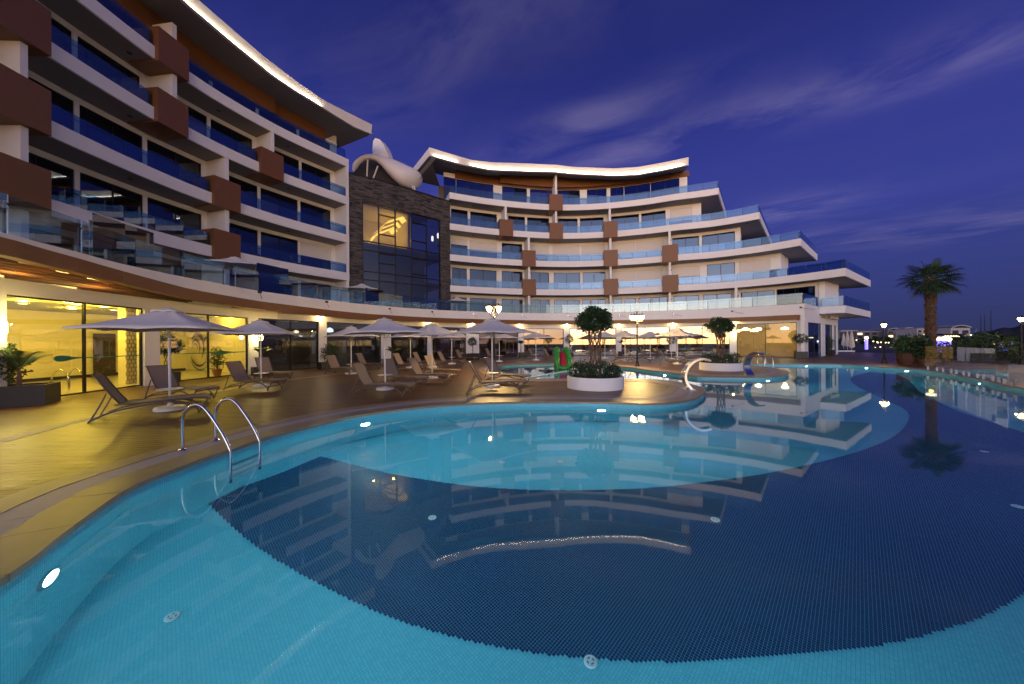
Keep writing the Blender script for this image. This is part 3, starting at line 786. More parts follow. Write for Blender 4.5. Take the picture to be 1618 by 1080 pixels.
win_px = {   # storey standing on slab: openings (photo column from, to, kind)
 L5: [(702,720,'p'),(721.5,759,'p'),(760,779,'p'),(794,832,'cr'),(838,872,'p'),(881.5,915.6,'cr'),(928,958,'p'),(965,985,'p'),(987,1027,'p'),(1029,1073,'p')],
 L4: [(713.4,738.6,'p'),(743.8,784.6,'cl'),(803.5,829,'p'),(833.6,867,'cr'),(882,912,'cr'),(917,953,'p'),(966.5,1009,'cl'),(1014,1051,'p'),(1059.5,1093,'s.62')],
 L3: [(713,738,'s.3'),(743,784.6,'s.55'),(793.5,824.5,'cl'),(839,867,'s.9'),(874,915,'s.95'),(920,956,'s.95'),(967.5,1003,'s.9'),(1006,1048,'s.9'),(1063,1104,'cl'),(1110,1160.5,'cr')],
 L2: [(715,737,'cr'),(743,784,'cr'),(793.5,825.4,'cl'),(839.5,867,'cr'),(875.6,916,'cr'),(921.5,956,'cl'),(968,1004,'s.95'),(1007,1046,'s.95'),(1063,1105,'s.5'),(1118,1160.5,'cr'),(1169,1216,'s.95')],
 P1: [(716,737,'p'),(743,784,'cr'),(793.5,825.4,'cr'),(839.5,868,'ca'),(876,916,'ca'),(921,932.7,'p'),(935,956,'ca'),(970,982,'p'),(987.6,1004,'ca'),(1010,1027.6,'ca'),(1030.6,1054,'cl'),(1065,1104,'cl'),(1111.6,1155,'cl'),(1171.6,1222.8,'p'),(1228,1287,'p')]}
wall_end = {L5: 1086, L4: 1108, L3: 1170, L2: 1234, P1: 1303}
ceil = {L5: 22.75, L4: L5 - BAND, L3: L4 - BAND, L2: L3 - BAND, P1: L2 - BAND}
base = {L5: L5, L4: L4, L3: L3, L2: L2, P1: 3.9}
for z in (L5, L4, L3, L2, P1):
    zc = ceil[z]; e = RC.at_px(wall_end[z], -SET, z + 1.2); wins = []
    for x0, x1, k in win_px[z]:
        a, b = RC.at_px(x0, -SET, z + 1.2), RC.at_px(x1, -SET, z + 1.2)
        if b - a > .3: wins.append((a - .05, b + .05, k))
    zt = zc - (.36 if z != L5 else .55)
    facade(RW, RC, 0, e, -SET, base[z], zc, zt, wins)
    m = MB(); RC.strip(m, 0, e, -6.0, -6.2, base[z], zc, 2.0); m.build('room_wall', roomw, RW)
    m = MB(); A, B = RC.pos(e, -SET - .25), RC.pos(e, -6.2); m.hexa([(*A, base[z]), (*B, base[z]), (B[0] - .3, B[1], base[z]), (A[0] - .3, A[1], base[z])], [(*A, zc), (*B, zc), (B[0] - .3, B[1], zc), (A[0] - .3, A[1], zc)]); m.build('end_wall', white, RW)
boxes = {L5: [878.5], L4: [800, 879, 964.5], L3: [836, 965, 1058.5], L2: [836.5, 965.5, 1059]}
divs = {L5: [878.5], L4: [799, 878.5, 963.5], L3: [835.5, 964.5, 1058], L2: [836, 965, 1058.5], P1: [836, 965, 1058.5, 1163]}
for z, xs in divs.items():
    for x in xs: divider(RW, RC, RC.at_px(x, -.1, z + 1.5), base[z], ceil[z] + (.6 if z == L5 else 0))
for z in (L5, L4, L3, L2):
    cur = .12
    for x in boxes[z]:
        s = RC.at_px(x, .2, z); brown_box(RW, RC, s, z); balustrade(RW, RC, cur, s - .95, z); cur = s + .95
    balustrade(RW, RC, cur, s_corner[z] - .05, z)
top = [(640,270),(657,261),(678.7,232.3),(700,239),(743.8,252),(778,256.3),(832.8,257.8),(880,260),(904.5,263.2),(969.8,265.6),(1008,263.4),(1050,256),(1087.7,248)]
bot = [(640,284),(660,266),(677,245),(700,251.5),(729,259.3),(773.5,268.2),(830,270.5),(880,271.8),(904.5,274.5),(969.8,277.5),(1008,276),(1050,268.5),(1087.7,260.4)]
ft, fb = roof_profile(top, bot); ROFF = 1.0
s0 = RC.at_px(678.5, ROFF, 24.5); s1 = RC.at_px(1088, ROFF, 24)
rss = [s0 + (s1 - s0) * i / 60 for i in range(61)]
rr, rows = build_roof(RW, RC, rss, ROFF, ft, fb, 7.5, 1.9)
ZB = lambda s: float(np.interp(s, [r[0] for r in rows], [r[2] for r in rows]))
e5 = RC.at_px(1086, -SET, 21)
m = MB(); RC.strip(m, 1.2, e5 + .2, -SET + .10, -SET - .3, 22.22, lambda s: ZB(s) + .66, 1.0); RC.strip(m, RC.at_px(789, -SET, 22), RC.at_px(1060, -SET, 22), -SET + .55, -SET - .1, 22.40, lambda s: ZB(s) + .57, 1.0); m.build('attic_cladding', brown, RW)
gaps = [RC.at_px(735, ROFF, 24)]
led_strip(rr, RC, rows, ROFF, lambda s: all(abs(s - g) > .5 for g in gaps) and s0 + .2 < s < s1 - .1)
# short lit flank of the roof at its left end
A = RC.pos(s0, ROFF); z_t, z_b = rows[0][1], rows[0][2]; Bp = (A[0] - 3.4, A[1] + 4.6)
m = MB(); m.hexa([(*A, z_b), (A[0] + .6, A[1] + .6, z_b), (Bp[0] + .6, Bp[1] + .6, z_b - .3), (*Bp, z_b - .3)], [(*A, z_t), (A[0] + .6, A[1] + .6, z_t), (Bp[0] + .6, Bp[1] + .6, z_t - .3), (*Bp, z_t - .3)]); m.build('roof_flank', fascia_m, rr)
m = MB(); m.hexa([(*A, z_b - .02), RC.pos(s0, -6.5) + (z_b + .25,), (Bp[0] + 3, Bp[1] + 3, z_b - .1), (*Bp, z_b - .32)], [(*A, z_b - .004), RC.pos(s0, -6.5) + (z_b + .3,), (Bp[0] + 3, Bp[1] + 3, z_b - .05), (*Bp, z_b - .304)]); m.build('flank_soffit', soffit, rr)

# ------------------------------------------------------------------ left wing
LW = thing('hotel_wing', 'white curved hotel wing at the left with staggered brown boxes and light-strip roof', 'building', (-20, 18, 0))
sa, sb = .3, LCv.len
lz = {L5: 'L5', L4: 'L4', L3: 'L3', L2: 'L2'}
for z in (L5, L4, L3, L2):
    poly = [LCv.pos(t) for t in LCv.samples(sa, sb, .8)] + [LCv.pos(t, -7.5) for t in LCv.samples(sa, sb, 1.6)][::-1]
    m = MB(); m.prism(poly, z - BAND, z); sl = m.build('balcony_slab', white, LW)
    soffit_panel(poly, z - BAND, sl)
    m = downlights(LW, LCv, [5.0 + 4.9 * k for k in range(int((sb - 6) / 4.9) + 1)], z - BAND - .0125); m.build('downlight', spot_m, sl, kind='stuff')
sA, sB, sC, sD = LCv.at_px(36, -.1, 13), LCv.at_px(275, -.1, 17), LCv.at_px(358, -.1, 11), LCv.at_px(430, -.1, 17)
bxs = {L5: [LCv.at_px(274, .2, L5)], L4: [LCv.at_px(38, .2, L4), LCv.at_px(273, .2, L4), LCv.at_px(430, .2, L4)], L3: [LCv.at_px(38, .2, L3), LCv.at_px(359, .2, L3)], L2: [LCv.at_px(38, .2, L2), LCv.at_px(359, .2, L2)]}
dvs = {L5: [sB], L4: [sA, sB, sD], L3: [sA, sC], L2: [sA, sC], P1: [sA, sC]}
def bays(a, b, n, pier, kinds):
    w = (b - a - pier * (n + 1)) / n; return [(a + pier + k * (w + pier), a + pier + k * (w + pier) + w, kinds[k % len(kinds)]) for k in range(n)]
zbase = {L5: L5, L4: L4, L3: L3, L2: L2, P1: 3.9}
zceil = {L5: 21.65, L4: L5 - BAND, L3: L4 - BAND, L2: L3 - BAND, P1: L2 - BAND}
for z in (L5, L4, L3, L2, P1):
    edges = [sa] + dvs[z] + [sb - .3]; wins = []
    for i in range(len(edges) - 1):
        a, b = edges[i] + .2, edges[i + 1] - .2; n = max(1, int(round((b - a) / 3.4)))
        kinds = {L5: ['p'], L4: ['p', 'p', 'cl'], L3: ['p', 'p'], L2: ['p', 's.4', 's.4'], P1: ['p', 'p', 'cr']}[z]
        if z == L2: kinds = ['p', 'p', 's.5', 's.5'] if i == len(edges) - 2 else ['p']
        wins += bays(a, b, n, .20, kinds)
    facade(LW, LCv, sa, sb - .02, -SET, zbase[z], zceil[z], zceil[z] - .32, wins)
    m = MB(); LCv.strip(m, sa, sb, -6.0, -6.2, zbase[z], zceil[z], 2.0); m.build('room_wall', roomw, LW)
    for s in dvs[z]: divider(LW, LCv, s, zbase[z], zceil[z] + (.2 if z == L5 else 0))
    if z != P1 and z != L5: divider(LW, LCv, sb - .14, zbase[z], zceil[z], o0=-.005)
m = MB(); LCv.block(m, sb - .25, sb - .01, -.06, -2.0, 3.9, L2 - BAND); m.build('end_wall', white, LW)
m = MB(); LCv.block(m, sb - .3, sb - .02, -2.05, -7.4, 3.9, 23.5); m.build('end_wall', white, LW)
for z in (L5, L4, L3, L2):
    cur = sa + .1
    for s in bxs[z]:
        brown_box(LW, LCv, s, z); balustrade(LW, LCv, cur, s - .95, z); cur = s + .95
    balustrade(LW, LCv, cur, sb - .3, z)
m = MB(); LCv.strip(m, sa, LCv.at_px(430, -SET, 22), -SET + .5, -SET - .3, 21.2, 24.0, 1.0); LCv.strip(m, LCv.at_px(430, -SET, 22) + .03, sb - 1.2, -SET + .06, -SET - .3, 21.2, 23.6, 1.0); m.build('attic_cladding', brown, LW)
top = [(0,-330),(120,-190),(220,-88),(260,-50),(314.8,0),(415,87),(470,129),(511,157.6),(555,180),(588,196.5),(600,203)]
bot = [(0,-285),(120,-150),(220,-62),(260,-25),(300,11),(365,66),(429.8,118.7),(470,146),(510,169.7),(559.6,200),(590,212.5),(600,217)]
ft, fb = roof_profile(top, bot); LOFF = 1.3
s1 = LCv.at_px(588, LOFF, 23.5); s0 = LCv.at_px(150, LOFF, 26)
rss = [s0 + (s1 - s0) * i / 60 for i in range(61)]
rl, rows = build_roof(LW, LCv, rss, LOFF, ft, fb, 7.5, .55)
s_on = LCv.at_px(512, LOFF, 24)
led_strip(rl, LCv, rows, LOFF, lambda s: s < s_on)

# ------------------------------------------------------------------ stone tower with glazed stair hall
TW = thing('stone_tower', 'dark stone block with tall glazed wall between the two hotel wings', 'building', (-11.5, 37.5, 0))
TC = Curve([(-15.9, 33.95), (-13.3, 35.9), (-10.3, 38.4), (-7.25, 41.2)])
def stone_mat():
    M = bpy.data.materials.new('ledger_stone'); M.use_nodes = True
    nt = M.node_tree; N = nt.nodes; L = nt.links; b = N['Principled BSDF']; b.inputs['Roughness'].default_value = .85
    tc = N.new('ShaderNodeTexCoord'); mp = N.new('ShaderNodeMapping'); L.new(tc.outputs['Object'], mp.inputs[0]); mp.inputs['Scale'].default_value = (1.3, 1.3, 6.5)
    vo = N.new('ShaderNodeTexVoronoi'); vo.feature = 'F1'; vo.distance = 'CHEBYCHEV'; vo.inputs['Scale'].default_value = 1.35; L.new(mp.outputs[0], vo.inputs['Vector'])
    rmp = N.new('ShaderNodeValToRGB'); rmp.color_ramp.elements[0].color = (.016, .015, .015, 1); rmp.color_ramp.elements[1].color = (.12, .105, .098, 1)
    sp = N.new('ShaderNodeSeparateColor'); L.new(vo.outputs['Color'], sp.inputs[0]); L.new(sp.outputs[0], rmp.inputs[0])
    L.new(rmp.outputs[0], b.inputs['Base Color'])
    bp = N.new('ShaderNodeBump'); bp.inputs['Strength'].default_value = .9; bp.inputs['Distance'].default_value = .06; L.new(sp.outputs[1], bp.inputs['Height']); L.new(bp.outputs[0], b.inputs['Normal'])
    return M
stone = stone_mat()
gx0, gx1, gt = TC.at_px(573, 0, 10), TC.at_px(697, 0, 10), 15.85
m = MB()
for a, b, z0, z1 in [(0, gx0, 3.9, 18.3), (gx1, TC.len, 3.9, 18.3), (gx0, gx1, gt, 18.3)]: TC.strip(m, a, b, 0, -.5, z0, z1, 1.2)
m.build('stone_wall', stone, TW)
m = MB(); TC.strip(m, -.05, TC.len + .02, .05, -.55, 18.3, 18.42, 1.2); m.build('coping_cap', dframe, TW)
m = MB(); m.prism([TC.pos(t, -.5) for t in TC.samples(0, TC.len, 1.2)] + [TC.pos(t, -8) for t in TC.samples(0, TC.len, 2.4)][::-1], 17.6, 17.9); m.build('roof', roomw, TW)
cols_x = [573, 598.7, 624.7, 649.7, 674, 697]; zr = [4.3, 8.05, 8.9, 11.05, 11.95, gt]
cs = [TC.at_px(x, -.2, 10) for x in cols_x]
m = MB()
for s in cs: TC.block(m, s - .05, s + .05, -.12, -.32, zr[0], gt - .03)
for z in zr[1:]: TC.strip(m, gx0 + .06, gx1 - .06, -.125, -.315, z - .045, min(z + .045, gt - .035), 1.2)
for (i, z0, z1) in [(1, 12.9, 14.9), (3, 12.9, 14.9), (1, 9.9, 10.9), (3, 9.2, 10.9), (2, 4.35, 6.7), (3, 4.35, 6.6)]:
    for z in (z0, z1): TC.block(m, cs[i] + .06, cs[i + 1] - .06, -.10, -.30, z - .05, z + .05)
    if z0 < 5:
        sm = (cs[i] + cs[i + 1]) / 2; TC.block(m, sm - .04, sm + .04, -.10, -.30, z0 + .05, z1 - .05)
cw = m.build('curtain_wall', dframe, TW)
for i in range(5):
    for j in range(5):
        mm = MB(); TC.block(mm, cs[i] + .04, cs[i + 1] - .04, -.20, -.215, zr[j] + .03, zr[j + 1] - .03); mm.build('glass_pane', tglass, cw)
# stair hall behind the glass: floors, back wall, glowing folded ceiling, two pendants
plan = [TC.pos(t, -.45) for t in TC.samples(0, TC.len, 1.5)] + [TC.pos(t, -6.5) for t in TC.samples(0, TC.len, 3)][::-1]
for z in (4.0, 8.2, 11.6): m = MB(); m.prism(plan, z, z + .28); m.build('floor_plate', roomw, TW)
hall_m = mat('hall_plaster_dim', (.13, .115, .10), .8, var=.06)  # shade of the unlit lower floors put into the plaster colour
m = MB(); TC.strip(m, 0, TC.len, -6.3, -6.5, 4.0, 11.85, 2); m.build('hall_wall', hall_m, TW)
upper_m = mat('hall_plaster_lit', (.52, .46, .36), .8, var=.06)  # same plaster, lightened in colour for the lit upper floor
m = MB(); TC.strip(m, 0, 6.4, -5.6, -5.8, 11.9, 17.5, 2); TC.block(m, 6.4, 6.55, -1.0, -5.8, 11.9, 17.5); TC.strip(m, gx0 - .3, 6.4, -.9, -5.6, 15.9, 16.0, 1.0); m.build('upper_hall_wall_and_baffle', upper_m, TW)  # cross wall added to hold the lamp light to the left panes
glow_m = emis('hall_cove', (1.0, .55, .07), 6.0)
hall = thing('cove_light', 'folded yellow glowing ceiling cove in the upper stair hall window', 'lamp', (*TC.pos(3.8, -3), 14.5))
m = MB()
for k, (a, b, z0, z1) in enumerate([(3.0, 4.4, 13.4, 14.9), (4.42, 6.0, 14.9, 15.7), (6.02, 6.6, 15.7, 15.1)]):
    for q, (o0, o1) in enumerate(((-1.4, -2.6), (-2.9, -3.6), (-3.9, -5.6))):
        p = [TC.pos(a, o0), TC.pos(b, o0), TC.pos(b, o1), TC.pos(a, o1)]; zz = [z0 - q * .3, z1 - q * .25, z1 - q * .25, z0 - q * .3]
        m.hexa([(*p[i], zz[i]) for i in range(4)], [(*p[i], zz[i] + .06) for i in range(4)])
m.build('cove', glow_m, hall)
for a_, o_, w_ in ((3.2, -3.4, 230), (5.2, -2.6, 160)):
    ld = bpy.data.lights.new('cove_lamp', 'POINT'); ld.energy = w_; ld.color = (1, .56, .08); ld.shadow_soft_size = .1; lo = bpy.data.objects.new('cove_lamp', ld); col.objects.link(lo); lo.parent = hall; lo.location = Vector((*TC.pos(a_, o_), 13.4)) - Vector(hall.location)
pend_m = emis('pendant', (1, .86, .62), 7.0)
for k, (x, z) in enumerate(((683.2, 13.7), (692.3, 14.2))):
    s = TC.at_px(x, -1.5, 14); p = TC.pos(s, -1.5); t = thing('pendant_lamp', 'small glowing pendant lamp, %s of the two behind the tower glass' % ('lower' if k == 0 else 'upper'), 'lamp', (*p, z), 'pendants in the tower')
    m = MB(); m.lathe([(.05, 0), (.13, .08), (.14, .45), (.08, .62)], (*p, z), 12); m.build('shade', pend_m, t); m = MB(); m.tube([(*p, z + .6), (*p, 17.5)], .01, 5); m.build('cable', iron, t)
# ------------------------------------------------------------------ white whale-like sculpture on the tower roof
SC = thing('roof_sculpture', 'white whale shaped canopy sculpture with a fin on the stone tower roof', 'sculpture', (-11.6, 40.0, 17.9))
def at_depth(x, y, Y): u, v = ray(x, y); return Vector((u / F * Y, Y, CH + v / F * Y))
tops = [(557, 266), (563, 255), (575, 246), (590, 243.5), (606, 246), (625, 253), (645, 262), (657, 268), (663, 273), (665, 279)]
bots = [(559, 271), (566, 259), (578, 251), (592, 253.5), (604, 263), (618, 279), (634, 294), (648, 297.5), (659, 290), (664.6, 281)]
deps = [37.2, 37.4, 37.7, 38.1, 38.5, 38.9, 39.3, 39.5, 39.6, 39.7]
tp_ = smooth_path([at_depth(x, y, d) for (x, y), d in zip(tops, deps)], 4); bt_ = smooth_path([at_depth(x, y, d) for (x, y), d in zip(bots, deps)], 4); k = 20; m = MB(); nn = len(tp_)
for i in range(nn):
    c = (tp_[i] + bt_[i]) / 2; hv = (tp_[i] - bt_[i]) / 2; dr = max(.35, hv.length * 1.25); e = min(i, nn - 1 - i) / 3.0; dr *= min(1, .35 + e)
    for j in range(k): a = 2 * PI * j / k; m.v.append(tuple(c + hv * math.sin(a) + Vector((.35, 1, 0)).normalized() * math.cos(a) * dr))
for i in range(nn - 1):
    for j in range(k): l = (j + 1) % k; m.f.append((i * k + j, i * k + l, (i + 1) * k + l, (i + 1) * k + j))
m.f += [tuple(range(k)), tuple((nn - 1) * k + j for j in reversed(range(k)))]
shell_m = mat('white_shell', (.74, .72, .72), .5, var=.04, scale=2)
m.build('body', shell_m, SC, smooth=True)
m = MB(); out = [(589, 249), (588.5, 236), (589.5, 222), (593, 217.5), (600, 220), (606, 228), (611, 239), (615, 253)]
fr_ = [at_depth(x, y, 38.2) for x, y in out]; bk_ = [p + Vector((.3, .8, 0)) for p in fr_]; nn = len(out)
m.add([tuple(p) for p in fr_ + bk_], [tuple(range(nn)), tuple(range(2 * nn - 1, nn - 1, -1))] + [(i, (i + 1) % nn, nn + (i + 1) % nn, nn + i) for i in range(nn)]); m.build('fin', shell_m, SC)
for x0, y0, x1, y1, Y in [(581, 252, 579.5, 284, 37.8), (597, 262, 588, 286, 38.2), (652, 294, 653, 306, 39.4), (655, 294, 656, 306, 39.6)]:
    m = MB(); m.tube([at_depth(x0, y0, Y), at_depth(x1, y1, Y)], .08, 8); m.build('strut', shell_m, SC)
m = MB(); q = [at_depth(558.5, 272, 39.4), at_depth(566, 258.5, 39.5), at_depth(578, 250, 39.6), at_depth(592, 252, 39.8), at_depth(604, 262, 40.0), at_depth(618, 278, 40.3), at_depth(634, 293, 40.5), at_depth(645, 300, 40.6)]
q = q + [Vector((q[-1].x, q[-1].y, 17.9)), Vector((q[0].x, q[0].y, 17.9))]; b2 = [p + Vector((.2, 1.2, 0)) for p in q]; nn = len(q)
m.add([tuple(p) for p in q + b2], [tuple(range(nn)), tuple(range(2 * nn - 1, nn - 1, -1))] + [(i, (i + 1) % nn, nn + (i + 1) % nn, nn + i) for i in range(nn)]); m.build('shaded_hollow', mat('hollow_shade', (.045, .042, .042), .6), SC)  # dark solid in place of the shaded hollow under the shell

# ================================================================== PODIUM (ground floor with the shop-like glass fronts and terrace)
def zp(x):
    t = min(1, max(0, (x - 450) / 500)); t = t * t * (3 - 2 * t); return 4.35 + .60 * t
edge_px = [(0,366),(80,387),(139,402),(193,416.5),(300,439),(403.8,458.3),(455.8,465.7),(526,475),(577.5,480.5),(606.7,483),(640,485.8),(675,488.2),(714,490.4),(766.7,492.5),(794,493.4),(880,494.5),(975.7,493.1),(1064.7,490.4),(1100,489),(1153.8,486.2),(1210,483),(1271,479)]
ep = [at(x, y, zp(x)) for x, y in edge_px]
ep = [(-11.6, 4.6), (-11.9, 6.4)] + ep[0:1] + ep[1:3] + ep[3:]
EC = Curve(ep, 8)
e_s = [EC.at_px(x, 0, zp(x)) for x, _ in edge_px]
ZT = lambda s: float(np.interp(s, e_s, [zp(x) for x, _ in edge_px]))
TH = lambda s: float(np.interp(s, [e_s[0], e_s[1], e_s[3], e_s[4], e_s[6], e_s[8], e_s[13], e_s[18], e_s[-1]], [.12, .17, .25, .46, .56, .68, .76, .95, 1.0]))
PD = thing('hotel_podium', 'low curved ground floor with glass fronts, brown fascia and terrace above', 'building', (0, 38, 0))
m = MB(); EC.strip(m, 0, EC.len, 0, -.32, lambda s: ZT(s) - TH(s), ZT, .8); m.build('parapet', white, PD)
m = MB(); EC.strip(m, 0, EC.len - 2.2, .07, -.25, lambda s: ZT(s) - TH(s) - .42, lambda s: ZT(s) - TH(s) - .003, .8); EC.strip(m, EC.len - 2.2, EC.len - .4, .30, -.25, lambda s: ZT(s) - TH(s) - .42, lambda s: ZT(s) - TH(s) - .003, .8); m.build('fascia', brown, PD)
terr = [EC.pos(t, -.2) for t in EC.samples(0, EC.len, 1.5)] + [(30.4, 34.4), (33, 36.5)] + [RC.pos(t, -3.0) for t in RC.samples(0, RC.len - 2, 2)][::-1] + [TC.pos(t, -.3) for t in TC.samples(.5, TC.len - .5, 2)][::-1] + [LCv.pos(t, -3.0) for t in LCv.samples(0, LCv.len - 1.5, 2)][::-1]
m = MB(); m.prism(terr, 3.95, 4.10); m.build('terrace_slab', soffit, PD)
# ground floor wall
wl = [(-12.9, 4.4), (-13.4, 6.4), (-13.75, 8.4), (-14.05, 10.5), (-14.42, 13.6), (-14.45, 15.6), (-14.05, 18.6)]
ov = lambda s: float(np.interp(s, [e_s[5], e_s[8], e_s[14], e_s[-1]], [1.0, .95, .8, .35]))
ss = [s for s in EC.samples(e_s[6], e_s[-1], 4.0)]
WC = Curve(wl + [EC.pos(s, -ov(s)) for s in ss], 8)
WT = lambda x: float(np.interp(x, [0, 400, 1000, 1275], [3.08, 3.04, 3.22, 3.34]))
gw = [(11,229,'hall'),(252.8,393,'hall'),(408.5,505,'rest'),(516.5,603,'rest'),(618,676,'rest'),(682,737,'coat'),(757,819,'coat'),(828,891,'coat'),(900.5,973.5,'coat'),(982,1058,'coat'),(1069,1153,'coat'),(1164,1259,'warm')]
mb = MB(); cur = 0.0
gw_s = []
for x0, x1, k in gw:
    a, b = WC.at_px(x0, 0, 1.6), WC.at_px(x1, 0, 1.6); gw_s.append((a, b, WT((x0 + x1) / 2), k, x0))
    WC.strip(mb, cur, a, 0, -.3, 0, 3.95, 1.0); WC.strip(mb, a, b, 0, -.3, WT((x0 + x1) / 2), 3.95, 1.0); cur = b
WC.strip(mb, cur, WC.len, 0, -.3, 0, 3.95, 1.0)
mb.build('wall', white, PD)
for a, b, zt, k, x0 in gw_s:
    g_ = {'hall': roomglass, 'rest': wglass, 'coat': rglass, 'warm': roomglass}[k]
    window(PD, WC, a + .01, b - .01, -.12, .03, zt - .005, 'p', g_, split=2 if b - a < 5.5 else 3 if k != 'hall' else 2, name='window')
# soffit under the overhang, pergola slats where it is widest
m = MB(); EC.strip(m, e_s[6] - 2, EC.len - .5, -.26, -2.0, lambda s: ZT(s) - TH(s) - .34, lambda s: ZT(s) - TH(s) - .30, 1.0); m.build('timber_soffit', wood, PD)
nsl = 0
for k in range(16):
    off = -.42 - k * .21
    pts = []
    for t in WC.samples(0, 15.0, .6):
        X = -14.05 + k * .215 - .2; pass
    X0 = -14.0 + .19 * k
    ys = [y for y in np.arange(4.4, 15.5, .3)]
    eX = np.interp(ys, EC.p[:90, 1], EC.p[:90, 0]); wX = np.interp(ys, WC.p[:90, 1], WC.p[:90, 0])
    good = [y for y, e, w in zip(ys, eX, wX) if w + .05 < X0 + (-.03 * (y - 8)) < e - .30]
    if len(good) < 4: continue
    y0, y1 = good[0], good[-1]; xa, xb = X0 - .03 * (y0 - 8), X0 - .03 * (y1 - 8); zs = 3.46 + .32 * max(0, (xa + 14.0) / 1.7)
    m = MB(); m.hexa([(xa - .035, y0, zs), (xa + .035, y0, zs), (xb + .035, y1, zs), (xb - .035, y1, zs)], [(xa - .035, y0, zs + .10), (xa + .035, y0, zs + .10), (xb + .035, y1, zs + .10), (xb - .035, y1, zs + .10)])
    m.build('pergola_slat', wood, PD); nsl += 1
# side of the podium at the right corner, with its cantilevered terrace
c0 = EC.pos(EC.len, 0); dirv = (.788, .615)
SCv = Curve([(c0[0] + .02, c0[1] + .02), (c0[0] + dirv[0] * 7, c0[1] + dirv[1] * 7), (c0[0] + dirv[0] * 14.3, c0[1] + dirv[1] * 14.3)])
def spx(x): return SCv.at_px(x, 0, 2.5)
side_w = [(spx(1277), spx(1298.5)), (spx(1304), spx(1316)), (spx(1318.5), spx(1322))]
mb = MB(); cur = 0
for a, b in side_w:
    SCv.strip(mb, cur, a, 0, -.3, 0, 4.2, 2); SCv.strip(mb, a, b, 0, -.3, 3.3, 4.2, 2); cur = b
SCv.strip(mb, cur, SCv.len, 0, -.3, 0, 4.2, 2); SCv.strip(mb, 0, spx(1294), 0, -.3, 4.2, 4.95, 2)
mb.build('wall', white, PD)
for a, b in side_w: window(PD, SCv, a + .02, b - .02, -.12, .03, 3.28, 'p', wglass, split=2)
m = MB(); m.prism([(30.57, 34.5), (31.84, 33.1), (41.8, 40.4), (39.5, 43.4)], 4.25, 4.95); m.build('terrace_slab', white, PD)
line_balustrade(PD, (31.84, 33.1), (41.8, 40.4), 4.95, .95); line_balustrade(PD, (30.65, 34.45), (31.8, 33.15), 4.95, .95); line_balustrade(PD, c0, (30.5, 34.45), 4.95, .95)
# first floor side bay seen under the cantilever
m = MB(); RCe = RC.at_px(1303, -SET, 6); A = RC.pos(RCe, -SET); B = (A[0] + 5.2, A[1] + 4.0); 
m.hexa([(*A, 4.2), (*B, 4.2), (B[0] - .3, B[1] + .3, 4.2), (A[0] - .3, A[1] + .3, 4.2)], [(*A, 7.69), (*B, 7.69), (B[0] - .3, B[1] + .3, 7.69), (A[0] - .3, A[1] + .3, 7.69)]); m.build('wall', white, PD)
D2 = Curve([A, ((A[0] + B[0]) / 2, (A[1] + B[1]) / 2), B]); window(PD, D2, 1.0, 3.2, .06, 4.3, 7.1, 'p', wglass)
# terrace railing
sp = e_s[10]
balustrade(PD, EC, .2, e_s[8] - .1, ZT, -.12, 1.0, 1.9, bglass); balustrade(PD, EC, e_s[8], EC.len - .1, ZT, -.12, .98, 1.9, cglass)
# dark glass screens on the terrace
for (x0, x1, lab) in [(146, 243, 'large dark blue glass screen on the terrace at the left'), (406, 456, 'dark blue glass screen on the terrace, middle of the three'), (578, 606, 'dark blue glass screen on the terrace before the stone tower')]:
    a, b = EC.at_px(x0, -.5, 4.8), EC.at_px(x1, -.5, 4.8); z = ZT(a); t = thing('glass_screen', lab, 'screen', (*EC.pos(a, -.5), 4.10), 'glass screens on the terrace')
    m = MB(); EC.strip(m, a, b, -.5, -.515, 4.12, z + (1.55 if x0 < 500 else 1.3), 1.2); m.build('pane', sglass, t)
    for s in (a, (a + b) / 2, b):
        p = EC.pos(s, -.55); m = MB(); m.box((p[0], p[1], (4.10 + z + 1.3) / 2), (.05, .05, z + 1.3 - 4.10)); m.build('post', railm, t)
# rooms behind the glass
hallw = mat('hall_cream', (.80, .74, .55), .7, var=.06, scale=1.5)
hallf = mat('hall_tile', (.55, .50, .42), .25, var=.1, scale=2.0)
restw = mat('restaurant_wall', (.30, .20, .13), .7, var=.15, scale=1.2)
def room(name_, s0, s1, depth, zc, wm, fm, cm):
    m = MB(); WC.strip(m, s0, s1, -depth, -depth - .2, .0, zc, .4); m.build('room_wall', wm, PD)
    for s in (s0, s1): mm = MB(); WC.block(mm, s - .08, s + .08, -.35, -depth, .0, zc); mm.build('room_wall', wm, PD)
    m = MB(); m.prism([WC.pos(t, -.31) for t in WC.samples(s0, s1, 1.5)] + [WC.pos(t, -depth) for t in WC.samples(s0, s1, 2.5)][::-1], .006, .02); m.build('room_floor', fm, PD)
    m = MB(); m.prism([WC.pos(t, -.31) for t in WC.samples(s0, s1, 1.5)] + [WC.pos(t, -depth) for t in WC.samples(s0, s1, 2.5)][::-1], zc, zc + .1); m.build('room_ceiling', cm, PD)
hA, hB = gw_s[0][0] - 3.0, (gw_s[1][1] + gw_s[2][0]) / 2
room('hall', hA, hB, 7.0, 3.2, hallw, hallf, mat('hall_ceiling', (.42, .40, .26), .7, var=.1))
m = MB(); WC.strip(m, hA + .1, hB - .1, -6.93, -6.99, .02, .16, .4); m.build('skirting', dframe, PD)
room('restaurant', hB + .2, gw_s[4][1] + .5, 6.0, 3.3, restw, restw, restw)
room('lobby', gw_s[5][0] - .5, gw_s[10][1] + .1, 6.0, 3.4, restw, restw, restw)
room('bar', gw_s[10][1] + .35, WC.len - .4, 5.0, 3.45, mat('bar_wall', (.45, .34, .16), .7, var=.3, scale=.9), restw, restw)
WARM = (1.0, .70, .07)
